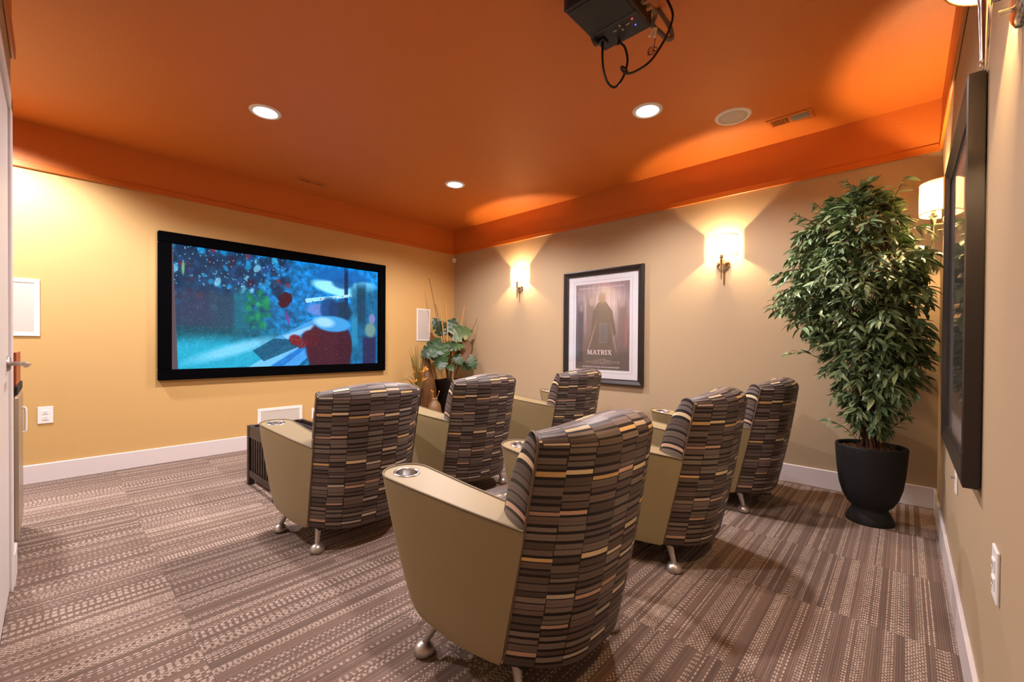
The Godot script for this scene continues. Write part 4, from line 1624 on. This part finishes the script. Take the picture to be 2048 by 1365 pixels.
func potted_tree() -> void:
	var base := Vector3(3.43, 0, -0.150)
	var o := thing("potted_tree", "tall bushy green ficus tree in a black footed pot by the wall corner", "plant", base)
	var st := begin()
	lathe(st, [Vector2(0, 0), Vector2(0.118, 0.0), Vector2(0.120, 0.008), Vector2(0.110, 0.040), Vector2(0.094, 0.070), Vector2(0.088, 0.082), Vector2(0.092, 0.094), Vector2(0.112, 0.115), Vector2(0.136, 0.160), Vector2(0.154, 0.225), Vector2(0.165, 0.310), Vector2(0.172, 0.400), Vector2(0.176, 0.462), Vector2(0.174, 0.470), Vector2(0.166, 0.472), Vector2(0.160, 0.466), Vector2(0.156, 0.43)], 56)
	part("pot", st, M["pot"], o)
	st = begin()
	lathe(st, [Vector2(0.157, 0.428), Vector2(0.12, 0.445), Vector2(0.06, 0.455), Vector2(0, 0.458)], 32)
	var soil := part("soil", st, M["soil"], o)
	var r := RandomNumberGenerator.new()
	r.seed = 12
	st = begin()
	for k in 240:
		var a := r.randf() * TAU
		var d := sqrt(r.randf()) * 0.145
		var p := Vector3(cos(a) * d, 0.452 - d * 0.11 + r.randf() * 0.012, sin(a) * d)
		var e := Vector3(r.randf_range(-1, 1), r.randf_range(-0.1, 0.35), r.randf_range(-1, 1)).normalized() * r.randf_range(0.015, 0.045)
		tube(st, [p - e * 0.5, p + Vector3(0, 0.006, 0), p + e * 0.5], 0.0014, 4)
	var moss := part("moss", st, M["straw"], soil)
	moss.set_meta("kind", "stuff")
	# trunk: a bundle of thin stems
	var stems := []
	for k in 11:
		var a := TAU * k / 11.0 + r.randf_range(-0.2, 0.2)
		var d := r.randf_range(0.02, 0.055)
		var p0 := Vector3(cos(a) * d, 0.44, sin(a) * d)
		var a2 := a + r.randf_range(0.5, 1.6)
		var p1 := Vector3(cos(a2) * 0.035, 0.62, sin(a2) * 0.035)
		var p2 := Vector3(cos(a2 + 0.6) * 0.05, 0.85, sin(a2 + 0.6) * 0.05 - 0.02)
		var p3 := Vector3(cos(a) * r.randf_range(0.05, 0.15), 1.25, sin(a) * r.randf_range(0.05, 0.14) - 0.05)
		var p4 := Vector3(cos(a) * r.randf_range(0.08, 0.22), r.randf_range(1.55, 1.9), sin(a) * r.randf_range(0.06, 0.18) - 0.05)
		var pts := spline([p0, p1, p2, p3, p4], 6)
		var rad := []
		for i in pts.size():
			rad.append(lerpf(0.0085, 0.003, float(i) / pts.size()))
		st = begin()
		tube(st, pts, rad, 6)
		part("stem", st, M["bark"], o)
		stems.append(pts)
	# twigs with hanging leaves; the crown's half-width at each height
	var prof := [Vector2(0.56, 0.05), Vector2(0.64, 0.12), Vector2(0.75, 0.16), Vector2(0.90, 0.23), Vector2(1.08, 0.32), Vector2(1.25, 0.38), Vector2(1.40, 0.43), Vector2(1.52, 0.41), Vector2(1.66, 0.35), Vector2(1.82, 0.29), Vector2(1.95, 0.20), Vector2(2.07, 0.07)]
	var radius := func(y: float) -> float:
		for i in prof.size() - 1:
			if y <= prof[i + 1].x:
				return lerpf(prof[i].y, prof[i + 1].y, clampf((y - prof[i].x) / (prof[i + 1].x - prof[i].x), 0, 1))
		return 0.05
	var leaves := []
	var clump := FastNoiseLite.new()
	clump.seed = 4
	clump.frequency = 0.42
	var tw := begin()
	var made := 0
	var tries := 0
	while made < 760 and tries < 14000:
		tries += 1
		var y := r.randf_range(0.58, 2.05)
		var R: float = radius.call(y)
		if r.randf() > R / 0.47 + 0.12:
			continue
		var a := r.randf() * TAU
		R *= 1.02 + 0.55 * clump.get_noise_3d(cos(a) * 1.3, y * 4.0, sin(a) * 1.3)
		var d := R * sqrt(r.randf_range(0.12, 1.0))
		if clump.get_noise_3d(cos(a) * d * 9.0, y * 9.0 + 40.0, sin(a) * d * 9.0) < -0.24:
			continue
		var drift := -0.075 * smoothstep(0.8, 1.4, y)
		var end := Vector3(cos(a) * d * 0.94, y, sin(a) * d + drift)
		if base.z + end.z > BACK - 0.045 or base.x + end.x > W - 0.05:
			continue
		made += 1
		var root := Vector3(end.x * 0.45, y + r.randf_range(-0.16, -0.02), end.z * 0.45 - 0.02)
		var mid := root.lerp(end, 0.6) + Vector3(0, 0.05, 0)
		var pts := spline([root, mid, end + Vector3(0, -0.02, 0)], 4)
		tube(tw, pts, 0.0018, 4)
		var outd := Vector3(end.x - root.x, 0, end.z - root.z)
		outd = outd.normalized() if outd.length() > 0.01 else Vector3(cos(a), 0, sin(a))
		var n := r.randi_range(8, 12)
		for k in n:
			var t := 0.25 + 0.75 * (k + 1.0) / n
			var fi := t * (pts.size() - 1)
			var i0 := mini(int(fi), pts.size() - 2)
			var p: Vector3 = (pts[i0] as Vector3).lerp(pts[i0 + 1], fi - i0)
			var sidea := (1.0 if k % 2 == 0 else -1.0) * r.randf_range(0.4, 1.2)
			var dir := outd.rotated(Vector3.UP, sidea)
			dir.y = r.randf_range(-0.95, 0.15) if y < 1.85 else r.randf_range(-0.4, 0.7)
			dir = dir.normalized()
			if base.z + p.z + dir.z * 0.08 > BACK - 0.008 or base.x + p.x + dir.x * 0.08 > W - 0.008:
				continue
			leaves.append([p, dir, r.randf_range(0.75, 1.15), r.randf_range(-0.7, 0.7), r.randi_range(0, 2), r.randf()])
	# a few free sprigs above the crown and at the pot
	for sp in [[Vector3(-0.05, 1.80, 0.05), Vector3(-0.08, 2.06, 0.14)], [Vector3(-0.1, 1.75, -0.2), Vector3(-0.15, 1.93, -0.38)], [Vector3(-0.1, 1.3, -0.35), Vector3(-0.12, 1.33, -0.52)], [Vector3(-0.1, 1.0, -0.25), Vector3(-0.12, 1.02, -0.42)], [Vector3(0.0, 1.80, -0.18), Vector3(0.0, 2.03, -0.30)], [Vector3(0.0, 1.90, -0.08), Vector3(0.02, 2.13, -0.06)], [Vector3(0.0, 1.92, -0.05), Vector3(-0.03, 2.12, -0.13)], [Vector3(0.0, 0.46, -0.04), Vector3(-0.05, 0.60, -0.20)], [Vector3(0.02, 0.46, 0.03), Vector3(0.02, 0.66, 0.17)], [Vector3(0.05, 0.9, 0.1), Vector3(0.02, 0.90, 0.25)]]:
		var pts := spline([sp[0], (sp[0] as Vector3).lerp(sp[1], 0.5) + Vector3(0, 0.03, 0), sp[1]], 5)
		tube(tw, pts, 0.0018, 4)
		for k in 11:
			var fi := (0.3 + 0.7 * k / 10.0) * (pts.size() - 1)
			var i0 := mini(int(fi), pts.size() - 2)
			var p: Vector3 = (pts[i0] as Vector3).lerp(pts[i0 + 1], fi - i0)
			var od: Vector3 = (sp[1] - sp[0])
			od.y = 0
			var dir := od.normalized().rotated(Vector3.UP, (1.0 if k % 2 == 0 else -1.0) * r.randf_range(0.4, 1.3))
			dir.y = r.randf_range(-0.3, 0.6)
			if base.z + p.z + dir.z * 0.08 > BACK - 0.008:
				continue
			leaves.append([p, dir.normalized(), r.randf_range(0.7, 1.0), r.randf_range(-0.6, 0.6), r.randi_range(0, 2), r.randf()])
	var twigs := part("twigs", tw, M["twig"], o)
	twigs.set_meta("kind", "stuff")
	var forms := [leaf_mesh(0.078, 0.023, 0.30, 0.3), leaf_mesh(0.070, 0.021, 0.55, -0.4), leaf_mesh(0.086, 0.024, 0.15, 0.2)]
	# the leaves nearest the camera are parts of their own
	var eye := Vector3(0, 1.08, 0) - base
	leaves.sort_custom(func(p, q): return (p[0] as Vector3).distance_to(eye) < (q[0] as Vector3).distance_to(eye))
	var place := func(e: Array) -> Transform3D:
		var dir: Vector3 = e[1]
		var bz := -dir
		var bx := Vector3.UP.cross(bz).normalized()
		var by := bz.cross(bx)
		return Transform3D(Basis(bx, by, bz).rotated(dir, e[3]).scaled(Vector3.ONE * (e[2] as float)), e[0])
	var cnt := mini(300, leaves.size())
	for k in cnt:
		var e: Array = leaves[k]
		var mi := MeshInstance3D.new()
		mi.name = "leaf"
		mi.mesh = forms[e[4]]
		var tone: float = e[5]
		mi.material_override = M["leaf_%d" % (0 if tone < 0.35 else 1 if tone < 0.7 else 2 if tone < 0.85 else 3)]
		mi.transform = place.call(e)
		o.add_child(mi, true)
	for f in 3:
		var sub := []
		for k in range(cnt, leaves.size()):
			if leaves[k][4] == f:
				sub.append(leaves[k])
		var mm := MultiMesh.new()
		mm.transform_format = MultiMesh.TRANSFORM_3D
		mm.use_colors = true
		mm.mesh = forms[f]
		mm.instance_count = sub.size()
		for k in sub.size():
			mm.set_instance_transform(k, place.call(sub[k]))
			var tone: float = sub[k][5]
			var c: Color = Color(0.42, 0.52, 0.37) if tone < 0.35 else Color(0.52, 0.62, 0.44) if tone < 0.7 else Color(0.62, 0.71, 0.50) if tone < 0.85 else Color(0.34, 0.44, 0.31)
			mm.set_instance_color(k, c.srgb_to_linear())
		var mi := MultiMeshInstance3D.new()
		mi.name = "foliage"
		mi.multimesh = mm
		mi.material_override = M["leaf"]
		mi.set_meta("kind", "stuff")
		o.add_child(mi, true)

# ------------------------------------------------------------------ projector
func projector() -> void:
	var o := thing("ceiling_projector", "black projector hanging upside down from the orange ceiling with dangling cables", "projector", Vector3(1.715, 2.55, -1.0))
	var hx := 0.170
	var hz := 0.125
	var st := begin()
	box(st, Vector3(0, 0.05, 0), Vector3(2 * hx, 0.10, 2 * hz), 0.008)
	part("body", st, M["projector_black"], o)
	st = begin()
	slab(st, Vector3(-hx + 0.010, -0.004, -hz + 0.012), Vector3(0.02, 0.002, hz - 0.012), 0.002)
	part("lamp_cover", st, M["projector_black"], o)
	st = begin()
	slab(st, Vector3(0.022, -0.0055, -hz + 0.008), Vector3(0.034, 0.002, hz - 0.008), 0.002)
	part("ridge", st, M["projector_grey"], o)
	st = begin()
	slab(st, Vector3(-hx - 0.004, 0.004, -hz - 0.002), Vector3(-hx + 0.003, 0.096, hz * 0.9), 0.003)
	var gr := part("side_grille", st, M["projector_grey"], o)
	for k in 12:
		st = begin()
		box(st, Vector3(-hx - 0.005, 0.012 + 0.0068 * k, 0.0), Vector3(0.004, 0.0028, hz * 1.7), 0.0006)
		part("louver", st, M["projector_black"], gr)
	# lens
	st = begin()
	var fz := Transform3D(Basis(Vector3(1, 0, 0), Vector3(0, 0, -1), Vector3(0, 1, 0)), Vector3(hx - 0.07, 0.045, -hz))
	lathe(st, [Vector2(0.038, -0.004), Vector2(0.038, 0.016), Vector2(0.032, 0.018), Vector2(0.030, 0.006), Vector2(0.0, 0.010)], 24, fz)
	part("lens_barrel", st, M["projector_black"], o)
	# zoom lever recess, foot, buttons, lights
	st = begin()
	box(st, Vector3(hx - 0.075, -0.006, -hz + 0.035), Vector3(0.044, 0.012, 0.040), 0.005)
	part("zoom_lever", st, M["cable_black"], o)
	st = begin()
	lathe(st, [Vector2(0, -0.022), Vector2(0.012, -0.021), Vector2(0.014, -0.016), Vector2(0.012, 0.0)], 14, Transform3D(Basis.IDENTITY, Vector3(hx - 0.10, 0, -hz + 0.012)))
	part("foot", st, M["projector_grey"], o)
	for e in [[0.073, -0.012, 0.0], [0.073, 0.052, 0.0], [0.058, 0.020, 1.0], [0.088, 0.020, 1.0]]:
		st = begin()
		box(st, Vector3(e[0], -0.001, e[1]), Vector3(0.006, 0.005, 0.018) if e[2] == 0.0 else Vector3(0.014, 0.005, 0.007), 0.001)
		part("button", st, M["button"], o)
	for e in [[0.058, 0.082, "led_red"], [0.102, 0.077, "led_blue"]]:
		st = begin()
		lathe(st, [Vector2(0, -0.004), Vector2(0.0032, -0.0025), Vector2(0.0035, 0.001)], 10, Transform3D(Basis.IDENTITY, Vector3(e[0], 0, e[1])))
		part("indicator_light", st, M[e[2]], o)
	# mount
	st = begin()
	tube(st, [Vector3(0, 0.10, 0), Vector3(0, 0.166, 0)], 0.018, 16)
	slab(st, Vector3(-0.09, 0.098, -0.05), Vector3(0.09, 0.106, 0.05), 0.002)
	lathe(st, [Vector2(0, 0.150), Vector2(0.055, 0.154), Vector2(0.06, 0.166), Vector2(0, 0.166)], 24)
	part("ceiling_mount", st, M["projector_black"], o)
	# rear connectors
	for k in 4:
		st = begin()
		tube(st, [Vector3(-0.02 + 0.045 * k, 0.05, hz - 0.002), Vector3(-0.02 + 0.045 * k, 0.05, hz + 0.022)], 0.008, 10)
		part("connector", st, M["satin_nickel"] if k % 2 == 0 else M["connector"], o)
	for e in [[Vector3(1.915, 2.56, -0.868), Vector3(1.905, 2.515, -0.872)], [Vector3(1.902, 2.555, -0.872), Vector3(1.880, 2.510, -0.885)]]:
		st = begin()
		tube(st, [e[0], e[1]], 0.005, 8)
		for v in 1:
			var t := part("cable_tie", st, M["white_plastic"], o)
			t.position = -o.position
	# cables, each a thing that hangs by itself
	var A := [Vector3(1.858, 2.682, -0.86), Vector3(1.862, 2.66, -0.99), Vector3(1.847, 2.610, -1.037), Vector3(1.859, 2.535, -1.024), Vector3(1.875, 2.514, -1.007), Vector3(1.884, 2.454, -0.997), Vector3(1.876, 2.394, -1.006), Vector3(1.860, 2.346, -1.023), Vector3(1.840, 2.322, -1.044), Vector3(1.819, 2.346, -1.067), Vector3(1.806, 2.406, -1.082), Vector3(1.802, 2.466, -1.086), Vector3(1.803, 2.556, -1.086)]
	A[1] = Vector3(1.895, 2.67, -0.97)
	A[2] = Vector3(1.856, 2.54, -1.03)
	st = begin()
	tube(st, spline(A, 6), 0.0055, 8)
	tag(part("power_cable", st, M["cable_black"], self), "black cable hanging in a loop below the projector front corner", "cable", "cables hanging from the projector")
	var B := [Vector3(1.915, HC, -0.84), Vector3(1.951, 2.621, -0.807), Vector3(1.940, 2.540, -0.818), Vector3(1.913, 2.460, -0.848), Vector3(1.878, 2.390, -0.885), Vector3(1.835, 2.348, -0.933), Vector3(1.806, 2.339, -0.963), Vector3(1.794, 2.355, -0.977), Vector3(1.792, 2.369, -0.979), Vector3(1.803, 2.362, -0.967), Vector3(1.812, 2.345, -0.958)]
	st = begin()
	tube(st, spline(B, 6), 0.0055, 8)
	tag(part("video_cable", st, M["cable_black"], self), "long black cable sweeping down from the ceiling to a hook below the projector", "cable", "cables hanging from the projector")
	var C := [Vector3(1.76, 2.60, -0.873), Vector3(1.95, 2.665, -0.89), Vector3(1.984, 2.640, -0.919), Vector3(2.009, 2.602, -0.892), Vector3(2.034, 2.571, -0.865), Vector3(2.049, 2.578, -0.849), Vector3(2.042, 2.626, -0.856), Vector3(2.022, 2.674, -0.878), Vector3(2.000, HC, -0.90)]
	st = begin()
	tube(st, spline(C, 6), 0.011, 10)
	tag(part("signal_cable", st, M["cable_grey"], self), "thick grey cable bent in a U beside the projector", "cable", "cables hanging from the projector")
	var E := [Vector3(1.90, 2.60, -0.876), Vector3(1.955, 2.58, -0.89), Vector3(1.964, 2.556, -0.896), Vector3(1.962, 2.515, -0.898), Vector3(1.956, 2.484, -0.905), Vector3(1.944, 2.470, -0.915), Vector3(1.938, 2.490, -0.920), Vector3(1.955, 2.502, -0.905), Vector3(1.966, 2.486, -0.899), Vector3(1.950, 2.474, -0.915), Vector3(1.945, 2.506, -0.915), Vector3(1.972, 2.512, -0.895), Vector3(1.980, 2.498, -0.89), Vector3(1.950, 2.490, -0.91), Vector3(1.935, 2.466, -0.92)]
	st = begin()
	tube(st, spline(E, 6), 0.0016, 5)
	tag(part("thin_wire", st, M["cable_black"], self), "thin black wire ending in a tangled knot below the projector", "wire", "cables hanging from the projector")
